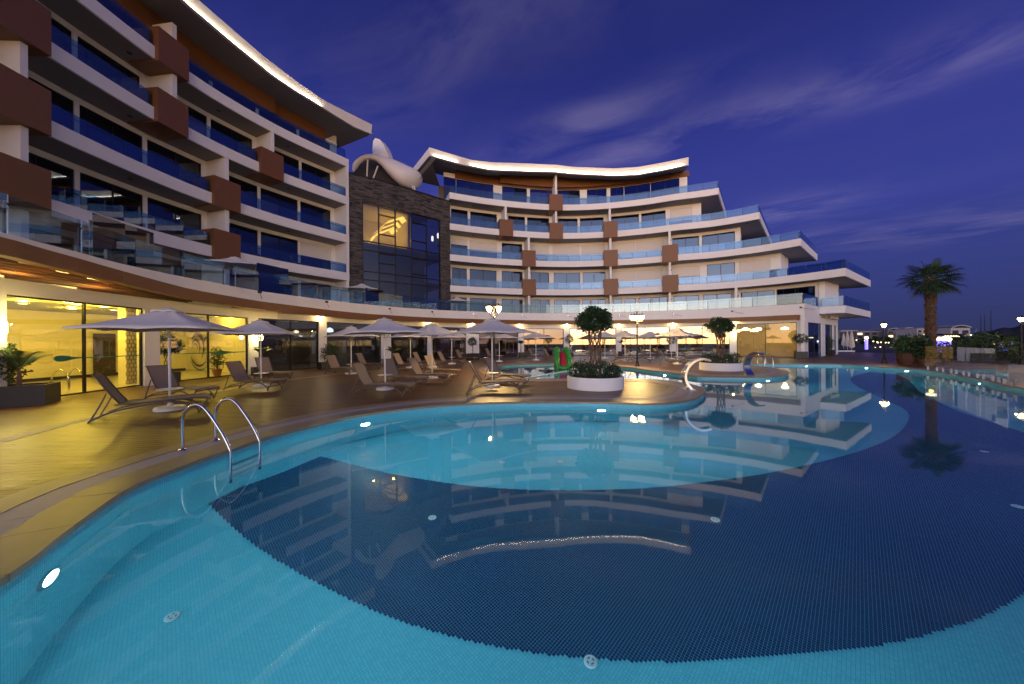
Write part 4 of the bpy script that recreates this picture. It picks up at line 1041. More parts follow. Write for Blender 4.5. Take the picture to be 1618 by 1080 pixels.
def lamp_at(parent, p, w, color=WARM, r=.15, kind='POINT', name='lamp_light', size=1.0):
    ld = bpy.data.lights.new(name, kind); ld.energy = w; ld.color = color
    if kind == 'AREA': ld.shape = 'DISK'; ld.size = size
    else: ld.shadow_soft_size = r
    o = bpy.data.objects.new(name, ld); col.objects.link(o); wl_ = world_loc(parent) if parent else Vector((0, 0, 0))
    o.location = Vector(p) - wl_
    if parent: o.parent = parent
    return o
dl_m = emis('downlight_on', (1, .86, .48), 12.0)
k = 0
def ceil_lamp(p, w, lab, m_=None, grp='ceiling downlights in the yellow hall', color=WARM):
    t = thing('ceiling_downlight', lab, 'lamp', p, grp)
    mb = MB(); mb.lathe([(.16, 0), (.16, -.03), (.11, -.03)], p, 16); mb.build('ring', pwhite, t)
    mb = MB(); mb.lathe([(.105, -.031), (.0, -.034)], p, 16, cap=False); mb.build('lens', m_ or dl_m, t)
    if w: lamp_at(t, (p[0], p[1], p[2] - .12), w, color, .12)
    return t
hall_spots = [(WC.at_px(x, -o, 3.1), o) for x, o in ((12, .9), (36, 2.6), (36, 3.6), (110, 1.6), (122, 2.0), (112, 3.2), (114, 4.0), (144, .8), (165, 2.0), (180, 3.2), (290, 1.4), (345, 2.2))]
for i, (s, o) in enumerate(hall_spots):
    ceil_lamp((*WC.pos(s, -o), 3.2), 105.0 if i in (0, 1, 3, 4, 7, 8, 10, 11, 6) else 0, 'round lit downlight in the ceiling of the bright yellow hall')
# honeycomb pillar, dark door, indoor rails and wave mural of the yellow hall
hp = WC.pos(WC.at_px(205, -1.4, 1.5), -1.4)
hc = thing('honeycomb_pillar', 'cream pillar with honeycomb lattice inside the yellow hall', 'pillar', (*hp, .02))
ang = math.atan2(*WC.tan(WC.at_px(205))[::-1])
m = MB(); m.box((hp[0], hp[1], 1.6), (.62, .30, 3.16), ang); m.build('core', hallw, hc)
m = MB(); nx = WC.nor(WC.at_px(205)); tx = WC.tan(WC.at_px(205)); hexm = mat('honeycomb_brown', (.22, .15, .06), .6)
for r in range(19):
    for c in range(4):
        cx_ = (c - 1.5 + (.25 if r % 2 else -.25)) * .155; cz = .12 + r * .165
        ring_ = []
        for q in range(6):
            a = q * PI / 3 + PI / 6; ring_.append((hp[0] + tx[0] * (cx_ + .085 * math.cos(a)) + nx[0] * .165, hp[1] + tx[1] * (cx_ + .085 * math.cos(a)) + nx[1] * .165, cz + .085 * math.sin(a)))
        m.tube(ring_, .012, 4, closed=True)
m.build('lattice', hexm, hc, kind='stuff')
s_ = WC.at_px(168, -6.8, 1.4); p = WC.pos(s_, -6.9); t = thing('hall_door', 'dark double door at the back of the yellow hall', 'door', (*p, .02)); a_ = math.atan2(*WC.tan(s_)[::-1])
m = MB(); m.box((p[0], p[1], 1.12), (.85, .08, 2.2), a_); m.build('door_leaf', mat('dark_brown_door', (.03, .018, .01), .5), t)
for x in (82, 108):
    s_ = WC.at_px(x, -1.4, .8); b = WC.pos(s_, -1.4); b2 = WC.pos(s_, -.9); t = thing('indoor_handrail', 'small steel handrail of the indoor pool, %s of the pair' % ('left' if x < 90 else 'right'), 'handrail', (*b, .02), 'indoor pool handrails')
    m = MB(); m.tube(smooth_path([(*b, .02), (*b, .55), ((b[0] + b2[0]) / 2, (b[1] + b2[1]) / 2, .8), (b2[0], b2[1], .5), (b2[0], b2[1], .02)], 5), .02, 8); m.build('rail', steel, t, smooth=True)
oc = 3.5
for o_ in np.arange(2.0, 6.0, .05):
    X_, Y_ = WC.pos(hB - .1, -o_)
    if col_x(X_, Y_, 1.5) < 309: oc = float(o_); break
t = thing('wave_mural', 'grey swirling wave painted on the end wall behind the second yellow window', 'mural', (*WC.pos(hB - .11, -oc), .5))
mur1, mur2 = mat('mural_grey', (.10, .10, .10), .7), mat('mural_blue', (.10, .22, .25), .7)
def crescent(lx, cz, r0, r1, a0, a1, mm, w0=.02, w1=.22):
    m = MB(); n = 22
    for i in range(n + 1):
        u = i / n; a = a0 + (a1 - a0) * u; r = r0 + (r1 - r0) * u; w = w0 + (w1 - w0) * math.sin(PI * u)
        for rr_ in (r - w / 2, r + w / 2): m.v.append((*WC.pos(hB - .10, -(oc - lx - rr_ * math.cos(a))), cz + rr_ * math.sin(a)))
    m.f = [(2 * i, 2 * i + 1, 2 * i + 3, 2 * i + 2) for i in range(n)]; m.build('stroke', mm, t)
for q in [(.05, 1.55, .98, .55, -.9, 2.7, mur1, .03, .26), (-.08, 1.45, .62, .34, -.7, 3.0, mur1, .02, .17), (-.12, 1.40, .36, .18, -.4, 3.3, mur2, .02, .12), (.25, 1.45, .95, 1.25, 3.7, 5.7, mur1, .02, .13), (.30, 1.45, 1.15, 1.5, 3.8, 5.5, mur2, .02, .09), (1.25, 1.55, .55, .3, 1.0, 3.2, mur1, .02, .12)]: crescent(*q)
# teal ribbon on the two hall windows
teal = mat('teal_film', (.02, .30, .24), .5)
for (a, b, zt, k_, x0) in gw_s[:2]:
    rb = thing('window_ribbon', 'thin teal ribbon film across the %s yellow hall window' % ('left' if x0 < 100 else 'second'), 'decal', (*WC.pos(a, -.1), 1.2)); m = MB(); n = 40; sc_ = WC.at_px(78, 0, 1.2)
    for i in range(n + 1):
        s = a + .1 + (b - a - .2) * i / n; d = abs(s - sc_); w = .016 + (.085 * math.exp(-((d - .42) / .30) ** 2) if x0 < 100 else .07 * math.exp(-((s - (a + b) / 2 - .8) / .4) ** 2)); w = .002 if (d < .24 and x0 < 100) else w
        p = WC.pos(s, -.108); m.v += [(*p, 1.22 - w), (*p, 1.22 + w)]
    m.f = [(2 * i, 2 * i + 2, 2 * i + 3, 2 * i + 1) for i in range(n)]; m.build('ribbon', teal, rb)
    if x0 < 100:
        m = MB(); o = 24
        ringp = [(*WC.pos(sc_ + .22 * math.cos(2 * PI * i / o), -.106), 1.22 + .13 * math.sin(2 * PI * i / o)) for i in range(o)]
        m.tube(ringp, .008, 4, closed=True); m.build('oval', mat('gold_film', (.5, .36, .08), .5), rb)
# restaurant and bar lights
warm_m = emis('warm_lamp', (1, .62, .22), 9.0); wh_m = emis('white_lamp', (1, .92, .75), 9.0)
def hang(x, o, z, w, lab, m_=warm_m, r=.16, h=.18, color=(1, .62, .25)):
    s_ = WC.at_px(x, -o, z); p = WC.pos(s_, -o); t = thing('pendant_lamp', lab, 'lamp', (*p, z), 'pendants behind the glass fronts')
    m = MB(); m.lathe([(.04, h), (r, h * .6), (r, 0), (.02, -.02)], (*p, z), 12); m.build('shade', m_, t)
    m = MB(); m.tube([(*p, z + h), (*p, 3.28)], .008, 5); m.build('cable', iron, t)
    if w: lamp_at(t, (p[0], p[1], z - .2), w, color)
hang(521, 1.0, 2.45, 40, 'square white lit lamp at the top of the fourth window', wh_m, .22, .3, (1, .9, .7))
hang(468, 3.0, 2.4, 60, 'orange lamp glowing deep inside the third window'); hang(640, 3.5, 2.3, 80, 'yellow lamp deep inside the fifth window'); hang(560, 4.0, 2.4, 45, 'small orange lamp inside the fourth window')
for x, o, w in ((1178, 2.2, 30), (1198, 3.0, 26), (1240, 3.4, 40)): hang(x, o, 2.75, w, 'warm %s lamp inside the last big window by the corner' % {1178: 'left', 1198: 'middle', 1240: 'right'}[x], wh_m, .3, .25, (1, .72, .2))
for x, o in ((1085, 2.5), (850, 3.0), (720, 3.0), (940, 3.0)): hang(x, o, 2.8, 25, 'small warm lamp inside the window, %s' % {1085: 'left of the topiary planter', 850: 'behind the green slide', 720: 'behind the far loungers', 940: 'behind the ball tree'}[x])
# wall sconces
scon_m = emis('sconce_glass', (1, .80, .36), 16.0)
for x, z, w, lab in ((1.5, 2.1, 75, 'bright glowing wall sconce at the far left of the wall'), (412.0, 2.0, 60, 'glowing wall sconce behind the small palm between second and third window'), (1160, 2.35, 50, 'glowing wall sconce left of the corner window')):
    s_ = WC.at_px(x, .1, z); p = WC.pos(s_, .13); t = thing('wall_sconce', lab, 'lamp', (*p, z), 'wall sconces')
    m = MB(); m.lathe([(.055, -.18), (.085, -.1), (.085, .16), (.06, .2)], (*p, z), 12); m.build('shade', scon_m, t)
    m = MB(); q = WC.pos(s_, .03); m.box((q[0], q[1], z), (.10, .12, .14), 0); m.build('bracket', iron, t)
    lamp_at(t, (*WC.pos(s_, .34), z), w, (1, .74, .22), .1)
# little spotlights on arms along the parapet
head_m = emis('arm_spot_lens', (1, .95, .85), 3.0)
for i, x in enumerate((403, 511, 612, 680, 746, 824, 896.5, 978, 1063.5, 1157, 1266)):
    s_ = EC.at_px(x, .5, 4.3); z = ZT(s_) - TH(s_) * .45; p, q = EC.pos(s_, .75), EC.pos(s_ + .9, .05)
    t = thing('arm_spotlight', 'thin arm spotlight on the white parapet, number %d from the left' % (i + 1) if False else 'thin arm spotlight on the white parapet, %s from the left' % ['first', 'second', 'third', 'fourth', 'fifth', 'sixth', 'seventh', 'eighth', 'ninth', 'tenth', 'last'][i], 'lamp', (*q, z), 'arm spotlights on the parapet')
    m = MB(); m.tube([(*q, z - .18), (*p, z + .02)], .012, 6); m.build('arm', iron, t)
    m = MB(); m.box((p[0], p[1], z + .05), (.14, .10, .12), 0); m.build('head', iron, t)
    m = MB(); m.box((p[0] - .0, p[1] - .055, z + .04), (.09, .012, .07), 0); m.build('lens', head_m if 4 <= i <= 8 else wh_m if False else (head_m if i in (4, 5, 6, 7, 8) else iron), t)

# small warm downlights in the timber soffit, and above the pergola slats
sof_m = emis('soffit_lamp_lens', (1, .78, .40), 14.0)
for i, x in enumerate((511, 610, 679, 747, 823.5, 896, 978, 1063.5, 1158)):
    s_ = WC.at_px(x, .32, 3.2); q = WC.pos(s_, .32); es = EC.at_px(x, -.5, 3.4); z = ZT(es) - TH(es) - .335
    t = thing('soffit_lamp', 'small warm lamp in the timber soffit above the %s pillar' % ['third', 'fourth', 'fifth', 'sixth', 'seventh', 'eighth', 'ninth', 'tenth', 'last'][i], 'lamp', (*q, z), 'lamps in the timber soffit')
    m = MB(); m.lathe([(.09, 0), (.09, -.04), (.06, -.045)], (*q, z), 12); m.build('ring', iron, t); m = MB(); m.lathe([(.055, -.046), (.0, -.048)], (*q, z), 12, cap=False); m.build('lens', sof_m, t)
    lamp_at(t, (q[0], q[1], z - .12), 34, (1, .70, .28), .05)
for i, (X, Y) in enumerate(((-13.2, 7.4), (-13.25, 9.4), (-13.5, 11.4))):
    t = thing('pergola_lamp', 'warm lamp above the slats of the left pergola, %s one' % ['near', 'middle', 'far'][i], 'lamp', (X, Y, 3.94), 'lamps above the pergola'); m = MB(); m.lathe([(.08, 0), (.08, -.03), (.05, -.032)], (X, Y, 3.95), 12); m.build('ring', iron, t); m = MB(); m.lathe([(.05, -.033), (0, -.035)], (X, Y, 3.95), 12, cap=False); m.build('lens', sof_m, t)
    lamp_at(t, (X, Y, 3.87), 60, (1, .72, .2), .03)

# ================================================================== PARASOLS
def make_parasol():
    t = thing('parasol', 'x', 'parasol', (0, 0, 0), 'white parasols among the loungers')
    m = MB(); m.lathe([(.30, .0), (.30, .05), (.27, .09), (.06, .10), (.05, .16)], (0, 0, .001), 24); m.build('base', pwhite, t)
    m = MB(); m.lathe([(.026, .16), (.026, 2.52), (.012, 2.56)], (0, 0, 0), 14); m.build('pole', pwhite, t, smooth=False)
    m = MB(); m.lathe([(.05, .50), (.24, .515), (.24, .535), (.05, .545)], (0, 0, 0), 22); m.build('tray', pwhite, t)
    H = 1.16
    def canopy(h0, z_edge, z_top, r_top, n=8, sag=.045):
        m = MB(); sides = 4
        corners = [(H * h0, H * h0), (-H * h0, H * h0), (-H * h0, -H * h0), (H * h0, -H * h0)]
        rim = []
        for c in range(4):
            a, b = corners[c], corners[(c + 1) % 4]
            for k in range(n):
                u = k / n; d = abs(u - .5) * 2; e = 1 - .035 * (1 - (2 * abs(abs(u - .5) - .25) * 4 - 1) ** 2 if False else 0)
                px, py = a[0] + (b[0] - a[0]) * u, a[1] + (b[1] - a[1]) * u
                scal = 1 - .05 * math.sin(PI * ((u * 2) % 1.0)); rim.append((px * scal, py * scal, z_edge + .03 * math.sin(PI * ((u * 2) % 1.0))))
        R = 6
        for r in range(R + 1):
            w = r / R
            for i, (x, y, z) in enumerate(rim):
                u = (i % n) / n; panel = math.sin(PI * ((u * 2) % 1.0))
                zz = z_top + (z - z_top) * (w ** .92) - sag * math.sin(PI * w) * (.55 + .6 * panel)
                k = r_top + (1 - r_top) * w
                m.v.append((x * k, y * k, zz))
        q = len(rim)
        for r in range(R):
            for i in range(q): j = (i + 1) % q; m.f.append((r * q + i, (r + 1) * q + i, (r + 1) * q + j, r * q + j))
        # hanging hem
        o = len(m.v)
        for (x, y, z) in rim: m.v.append((x * 1.002, y * 1.002, z - .035))
        for i in range(q): j = (i + 1) % q; m.f.append((R * q + i, o + i, o + j, R * q + j))
        return m
    cn = canopy(1.0, 2.02, 2.50, .10).build('canopy', canvas, t, smooth=True)
    canopy(.20, 2.475, 2.585, .02, 4, .01).build('vent', canvas, cn, smooth=True)
    for k in range(8):
        a = k * PI / 4 + PI / 4; rr = H * (1.40 if k % 2 == 0 else .93); zt = 2.03 if k % 2 == 0 else 2.05
        m = MB(); m.tube([(.03 * math.cos(a), .03 * math.sin(a), 2.455), (rr * .5 * math.cos(a), rr * .5 * math.sin(a), 2.20), (rr * math.cos(a), rr * math.sin(a), zt - .01)], .009, 5); m.build('rib', pwhite, t)
        m = MB(); m.tube([(.03 * math.cos(a), .03 * math.sin(a), 1.82), (.42 * math.cos(a), .42 * math.sin(a), 2.225)], .008, 5); m.build('strut', pwhite, t)
    return t
proto = make_parasol(); index_kids()
umb = [(269,647,.35,1.08,'large white parasol nearest the left window, over the front left loungers'),(413,611,.3,1.0,'white parasol before the third window, second from the left'),
       (609,615,.55,1.0,'white parasol over the front centre loungers'),(555,590.5,.5,1.0,'white parasol directly behind and left of the front centre one'),
       (683,597,.5,1.0,'warmly lit parasol right of the front centre parasol'),(649,581,.6,1.0,'small looking parasol behind the warmly lit one'),
       (778,611,.6,1.0,'white parasol in front of the left lamp post'),(714,575,.6,1.0,'parasol by the window behind the warmly lit loungers'),
       (847,569,.7,1.0,'far parasol left of the green slide'),(789,571,.7,1.0,'far parasol hidden behind the left lamp post'),
       (987.5,570.5,.7,1.0,'parasol left of the middle lamp post'),(1027.6,566,.8,1.0,'grey looking parasol right of the middle lamp post'),
       (1070.5,575,.75,1.0,'warmly lit parasol between the middle lamp post and the second planter'),(1061,567,.7,1.0,'parasol just behind the warmly lit one on the right'),
       (956,566,.7,1.0,'far parasol behind the ball tree trunk')]
for i, (x, y, rz, s, lab) in enumerate(umb):
    o = proto if i == 0 else copy_tree(proto)
    o.location = (*at(x, y), 0); o.rotation_euler = (random.uniform(-.012, .012), random.uniform(-.012, .012), rz + random.uniform(-.12, .12)); o.scale = (s * random.uniform(.96, 1.04),) * 2 + (random.uniform(.985, 1.015),); o['label'] = lab

# ================================================================== LOUNGERS
def make_lounger():
    t = thing('sun_lounger', 'x', 'sun lounger', (0, 0, 0), 'brown sun loungers')
    W = .31
    def sheet(path, w, m_, name, th=.018, par=t):
        mb = MB()
        for (x, z) in path:
            for s in (-1, 1): mb.v += [(x, s * w, z), (x, s * w, z - th)]
        n = len(path)
        for i in range(n - 1):
            a = i * 4; b = a + 4; mb.f += [(a, a + 2, b + 2, b), (a + 1, b + 1, b + 3, a + 3), (a, b, b + 1, a + 1), (a + 2, a + 3, b + 3, b + 2)]
        mb.f += [(0, 1, 3, 2), ((n - 1) * 4, (n - 1) * 4 + 2, (n - 1) * 4 + 3, (n - 1) * 4 + 1)]
        return mb.build(name, m_, par)
    seat = [(-.33, .345), (0, .35), (.4, .365), (.8, .375), (1.08, .37), (1.13, .35)]
    back = [(-.34, .36), (-.46, .55), (-.58, .78), (-.68, .97), (-.73, 1.0)]
    sheet(seat, W - .02, sling, 'seat'); sheet(back, W - .03, sling, 'backrest')
    for s in (-1, 1):
        y = s * W
        m = MB(); m.tube(smooth_path([(-.40, y, .34), (0, y, .34), (.45, y, .36), (.85, y, .37), (1.10, y, .35), (1.16, y, .30)], 3), .021, 7); m.build('side_rail', lframe, t, smooth=True)
        m = MB(); m.tube([(-.33, y * .95, .36), (-.46, y * .95, .56), (-.58, y * .95, .79), (-.70, y * .95, 1.0)], .017, 7); m.build('back_rail', lframe, t, smooth=True)
        m = MB(); m.tube(smooth_path([(.55, y, .345), (-.05, y, .27), (-.45, y, .19), (-.72, y, .06), (-.78, y, .0)], 4), .019, 7); m.build('leg', lframe, t, smooth=True)
        m = MB(); m.tube(smooth_path([(-.52, y * .98, .60), (-.60, y, .38), (-.72, y, .10), (-.75, y, .03)], 4), .014, 6); m.build('back_brace', lframe, t, smooth=True)
        m = MB(); m.tube(smooth_path([(.35, y, .34), (.72, y, .26), (.92, y, .12), (.95, y, .0)], 4), .019, 7); m.build('leg', lframe, t, smooth=True)
        m = MB(); m.tube([(1.12, y, .34), (1.04, y, .16), (.97, y, .03)], .014, 6); m.build('foot_brace', lframe, t, smooth=True)
    for x, z in ((-.73, 1.0), (1.15, .31), (-.62, .12), (.90, .14)):
        m = MB(); m.tube([(x, -W, z), (x, W, z)], .015, 6); m.build('crossbar', lframe, t)
    return t
lp = make_lounger(); index_kids()
lng = [(139,668.5,294,653.5,'lounger at the far left front, its back to the yellow window'),(228,632,352,636,'lounger behind the large left parasol pole'),
       (353,616.5,437,617.5,'lounger in front of the second parasol'),(401,599,480,605,'lounger behind the second parasol'),
       (513,591,565,593,'lounger left of the front centre group, near the wall'),(553,625,636,626.5,'front centre lounger nearest the pool'),
       (600,608,668,613,'second lounger of the front centre group'),(642,604,712,606,'lounger left of the warmly lit parasol pole'),
       (668,594,727,597.5,'lounger right under the warmly lit parasol'),(619,584,668,585,'lounger behind the warmly lit parasol group'),
       (560,583,600,583.5,'lounger by the fourth window'),(650,580,690,580.5,'lounger by the fifth window'),
       (689,578,727,578.5,'lounger by the sixth window, left of its parasol'),(737,621,826,620.5,'lounger at the pool edge left of the white round planter'),
       (763,604,837,610,'lounger behind the one at the pool edge'),(718,571,748,571.5,'lounger by the sixth window, right of its parasol'),
       (765,567,792,567.5,'far lounger behind the left lamp post'),(833,568,858,568.4,'far lounger left of the parasol near the slide'),
       (857,567,882,567.5,'far lounger right of the parasol near the slide'),(965,571,1001,572,'lounger left of the middle lamp post, nearest the ball tree'),
       (990,571.5,1024,572,'lounger just left of the middle lamp post'),(1009,565,1036,565.5,'far lounger right behind the middle lamp post'),
       (1041,577.5,1086,578.5,'lounger at the far pool edge left of the second planter'),(1073,571.5,1102,572,'lounger behind the one by the second planter'),
       (1035,565,1060,565.5,'far lounger under the grey looking parasol')]
for i, (x0, y0, x1, y1, lab) in enumerate(lng):
    a, b = at(x0, y0), at(x1, y1); an = math.atan2(b[1] - a[1], b[0] - a[0]); o = lp if i == 0 else copy_tree(lp)
    an = max(-.6, min(.75, an))
    n_ = (-math.sin(an), math.cos(an)); o.location = (a[0] + .78 * math.cos(an) + n_[0] * .3, a[1] + .78 * math.sin(an) + n_[1] * .3, .001); o.rotation_euler = (0, 0, an); o['label'] = lab

# ================================================================== PLANTS
def leaves(mb, c, r, n, size, rng, shell=.45, flat=1.0, asp=2.2):
    for _ in range(n):
        while True:
            d = Vector((rng.uniform(-1, 1), rng.uniform(-1, 1), rng.uniform(-1, 1)))
            if .05 < d.length < 1: break
        d.normalize(); k = shell + (1 - shell) * rng.random() ** .6; k *= 1 + .13 * math.sin(5 * d.x + 3 * d.z) + .11 * math.sin(7 * d.y + 2 * d.x); k *= rng.choice((1, 1, 1, rng.uniform(1.0, 1.16)))
        p = Vector((c[0] + d.x * r[0] * k, c[1] + d.y * r[1] * k, c[2] + d.z * r[2] * k))
        a = Vector((rng.gauss(0, 1), rng.gauss(0, 1), rng.gauss(0, .7))) + d * .6; a.normalize(); b = a.orthogonal().normalized(); b = Matrix.Rotation(rng.uniform(0, 2 * PI), 3, a) @ b
        L = size * rng.uniform(.7, 1.3); w = L / asp
        mb.add([p - a * L / 2, p + b * w / 2, p + a * L / 2, p - b * w / 2], [(0, 1, 2, 3)])
def round_planter(x, y, rpx, lab, tree_lab, crown_z, crown_r, trunk_r, h=.42):
    X, Y = at(x, y); r = rpx * Y / F
    t = thing('round_planter', lab, 'planter', (X, Y, .012))
    m = MB(); m.lathe([(r, 0), (r, h - .015), (r - .015, h), (r - .05, h), (r - .05, h - .08)], (X, Y, .012), 56, cap=False); m.build('wall', white, t)
    m = MB(); m.lathe([(r - .04, h - .07), (0, h - .03)], (X, Y, .012), 32, cap=False); m.build('soil', soil, t)
    rng = random.Random(int(x)); tr = thing('ball_tree', tree_lab, 'tree', (X, Y, h - .04))
    m = MB(); ns = 16
    for k in range(ns):                            # braided stems
        a0 = 2 * PI * k / ns; sgn = 1 if k % 2 else -1; pts = []
        for i in range(15):
            u = i / 14; a = a0 + sgn * u * 2.1; rr = trunk_r * (1.15 - .35 * math.sin(PI * u * .9)) * (.8 + .25 * ((k * 7) % 5) / 5); pts.append((X + rr * math.cos(a), Y + rr * math.sin(a), h - .06 + u * (crown_z - crown_r[2] * .6 - h)))
        m.tube(pts, .017, 5)
    m.build('trunk', bark, tr, smooth=True)
    m = MB(); c = (X, Y, crown_z); leaves(m, c, crown_r, 3300, .115, rng, .42)
    m.build('crown', leafd, tr)
    m = MB()
    for q in range(14):
        a = rng.uniform(0, 2 * PI); e = rng.uniform(.1, 1.3); m.tube([(X, Y, crown_z - crown_r[2] * .7), (X + crown_r[0] * .5 * math.cos(a) * math.cos(e), Y + crown_r[1] * .5 * math.sin(a) * math.cos(e), crown_z - .1), (X + crown_r[0] * .95 * math.cos(a) * math.cos(e), Y + crown_r[1] * .95 * math.sin(a) * math.cos(e), crown_z + crown_r[2] * .85 * math.sin(e))], [.02, .012, .005], 5)
    m.build('branches', bark, tr)
    k = 9; lab2 = ['front', 'front right', 'right', 'rear right', 'rear', 'rear left', 'left', 'front left', 'middle']
    for q in range(8):
        a = -PI / 2 + q * PI / 4; bx, by = X + (r * .68) * math.cos(a), Y + (r * .68) * math.sin(a); rr = r * .30 * rng.uniform(.85, 1.12)
        b = thing('clipped_bush', 'small round dark bush at the %s of the %s' % (lab2[q], 'large white planter' if x < 1000 else 'far white planter'), 'bush', (bx, by, h - .04), 'bushes in the round planters')
        m = MB(); leaves(m, (bx, by, h + rr * .75), (rr, rr, rr * 1.0), 750, .06, rng, .6); m.build('foliage', leafd, b)
        m = MB(); m.tube([(bx, by, h - .06), (bx, by, h + rr * .5)], .02, 5); m.build('stem', bark, b)
round_planter(940.5, 612.5, 43.5, 'large white round planter near the tip of the deck', 'tree with braided trunk and ball crown in the large white planter', 2.42, (.62, .62, .44), .24)
round_planter(1138.5, 584.5, 29.8, 'second white round planter on the far island', 'ball tree with thick braided trunk on the far island', 2.5, (.66, .66, .42), .26)

def box_planter(x, y, w, h, d, rz, lab):
    X, Y = at(x, y); t = thing('planter_box', lab, 'planter', (X, Y, .001), 'dark box planters along the wall')
    m = MB(); R = Matrix.Rotation(rz, 3, 'Z')
    for (cx_, cy_, wx, wy) in ((0, -d / 2 + .02, w, .04), (0, d / 2 - .02, w, .04), (-w / 2 + .02, 0, .04, d - .082), (w / 2 - .02, 0, .04, d - .082)):
        p = R @ Vector((cx_, cy_, 0)); m.box((X + p.x, Y + p.y, h / 2), (wx, wy, h), rz)
    m.build('box', blackbox, t)
    m = MB(); m.box((X, Y, h - .06), (w - .085, d - .085, .04), rz); m.build('soil', soil, t)
    return X, Y, h
def topiary(X, Y, zb, zc, r, lab, n=900, leaf=.07, twist=True, mt=None, fl=(1, 1, 1)):
    rng = random.Random(int(X * 100)); t = thing('topiary_tree', lab, 'tree', (X, Y, zb), 'small trees in box planters')
    m = MB()
    for s in (0, PI):
        m.tube([(X + .04 * math.cos(s + u * 9), Y + .04 * math.sin(s + u * 9), zb + u * (zc - r * .5 - zb)) for u in [i / 14 for i in range(15)]], .02, 5)
    m.build('trunk', bark, t, smooth=True)
    m = MB(); leaves(m, (X, Y, zc), (r * fl[0], r * fl[1], r * fl[2]), n, leaf, rng, .45); m.build('crown', mt or leafd, t)
def frond_plant(X, Y, zb, n, L, lab, stem=.4, cat='palm', mt=None, droop=.9, lw=.018, seed=0, group='potted palms'):
    """feather palm: arching rachis with many narrow leaflets"""
    rng = random.Random(seed + int(X * 50)); t = thing('potted_palm', lab, cat, (X, Y, zb), group)
    m = MB(); m.tube([(X, Y, zb), (X + .02, Y, zb + stem * .6), (X, Y, zb + stem)], [.055, .045, .035], 8); m.build('trunk', bark, t)
    m = MB(); rch = MB()
    for k in range(n):
        a = 2 * PI * k / n + rng.uniform(-.25, .25); el = rng.uniform(.75, 1.35); LL = L * rng.uniform(.8, 1.1); pts = []
        for i in range(10):
            u = i / 9; r = LL * u * math.cos(el) * 1.15; z = LL * (u * math.sin(el) - droop * u * u * .55)
            pts.append(Vector((X + r * math.cos(a), Y + r * math.sin(a), zb + stem + z)))
        rch.tube(pts, [.012 * (1 - .8 * i / 9) for i in range(10)], 4, cap=False)
        sp = smooth_path(pts, 5); side = Vector((-math.sin(a), math.cos(a), 0))
        for i in range(5, len(sp) - 1):
            u = i / len(sp); tv = (sp[i + 1] - sp[i]).normalized(); ll = LL * .30 * math.sin(PI * min(1, u * .85 + .12))
            for sg in (-1, 1):
                tip = sp[i] + (side * sg * .85 + tv * .6 - Vector((0, 0, .25))).normalized() * ll; w = tv * lw
                m.add([sp[i] - w * .6, sp[i] + w * .6, tip], [(0, 1, 2)])
    rch.build('stem', leafm, t); m.build('fronds', mt or palml, t)
def bushy(X, Y, zb, r, lab, n=900, leaf=.1, mt=None, asp=3.0, cat='plant', stems=5, group=None):
    rng = random.Random(int(X * 37 + Y)); t = thing('leafy_plant', lab, cat, (X, Y, zb), group)
    m = MB()
    for k in range(stems): a = rng.uniform(0, 2 * PI); m.tube([(X, Y, zb), (X + r[0] * .25 * math.cos(a), Y + r[1] * .25 * math.sin(a), zb + r[2]), (X + r[0] * .5 * math.cos(a), Y + r[1] * .5 * math.sin(a), zb + r[2] * 1.6)], [.018, .012, .005], 5)
    m.build('stem', bark, t)
    m = MB(); leaves(m, (X, Y, zb + r[2]), r, n, leaf, rng, .25, asp=asp); m.build('foliage', mt or leafm, t)
# left: big black planter with palms
X, Y, h = box_planter(23, 640, 1.35, .56, .9, .62, 'large black planter with palms by the left window')
frond_plant(X + .12, Y + .0, h - .05, 9, 1.05, 'arching feather palm in the black planter by the left window', .45, droop=.75, lw=.008)
bushy(X - .35, Y + .05, h - .05, (.36, .36, .62), 'dense leafy plant beside the feather palm in the black planter', 900, .13, leafd)
X, Y, h = box_planter(262, 603.5, .95, .42, .62, .75, 'black planter box between the first and second window'); topiary(X, Y, h - .04, 1.62, .50, 'bushy twisted stem tree between first and second window', 2600, .10, fl=(1.15, 1.15, .85))
X, Y, h = box_planter(414, 592, .85, .42, .6, .85, 'black planter box beside the sconce between second and third window'); frond_plant(X, Y, h - .04, 11, .8, 'small spiky palm lit yellow by the sconce', .75, droop=.9, lw=.02, seed=3)
X, Y, h = box_planter(514, 583, .7, .45, .6, .9, 'small black planter box between third and fourth window'); bushy(X + .25, Y + .1, h - .04, (.55, .5, .62), 'dark bushy shrub between third and fourth window', 1500, .11, leafd)
X, Y, h = box_planter(618, 578, .7, .45, .6, .9, 'small black planter box between fourth and fifth window'); frond_plant(X + .1, Y, h - .04, 10, .85, 'dark feather palm between fourth and fifth window', .55, seed=5)
X, Y, h = box_planter(747, 568.5, .95, .62, .8, 1.0, 'dark square planter between sixth and seventh window'); topiary(X, Y, h - .04, 1.72, .42, 'clipped ball tree between sixth and seventh window', 1500, .08)
X, Y, h = box_planter(826, 564.5, .8, .55, .7, .2, 'dark square planter between seventh and eighth window'); frond_plant(X - .2, Y, h - .04, 10, .9, 'feather palm between seventh and eighth window', .9, seed=8)
X, Y, h = box_planter(900, 563.5, .7, .5, .7, .1, 'dark planter behind the green slide'); topiary(X, Y, h - .04, 1.95, .50, 'clipped ball tree behind the green slide', 1500, .08)
X, Y, h = box_planter(981, 561.5, .7, .5, .7, 0, 'dark planter between the middle windows'); frond_plant(X, Y, h - .04, 11, .85, 'spiky yucca like palm left of the middle lamp post', .9, seed=11)
X, Y, h = box_planter(1061, 562, .7, .5, .7, -.2, 'dark planter left of the second round planter'); topiary(X, Y, h - .04, 1.75, .50, 'dark leafy tree behind the right parasols', 1300, .09)
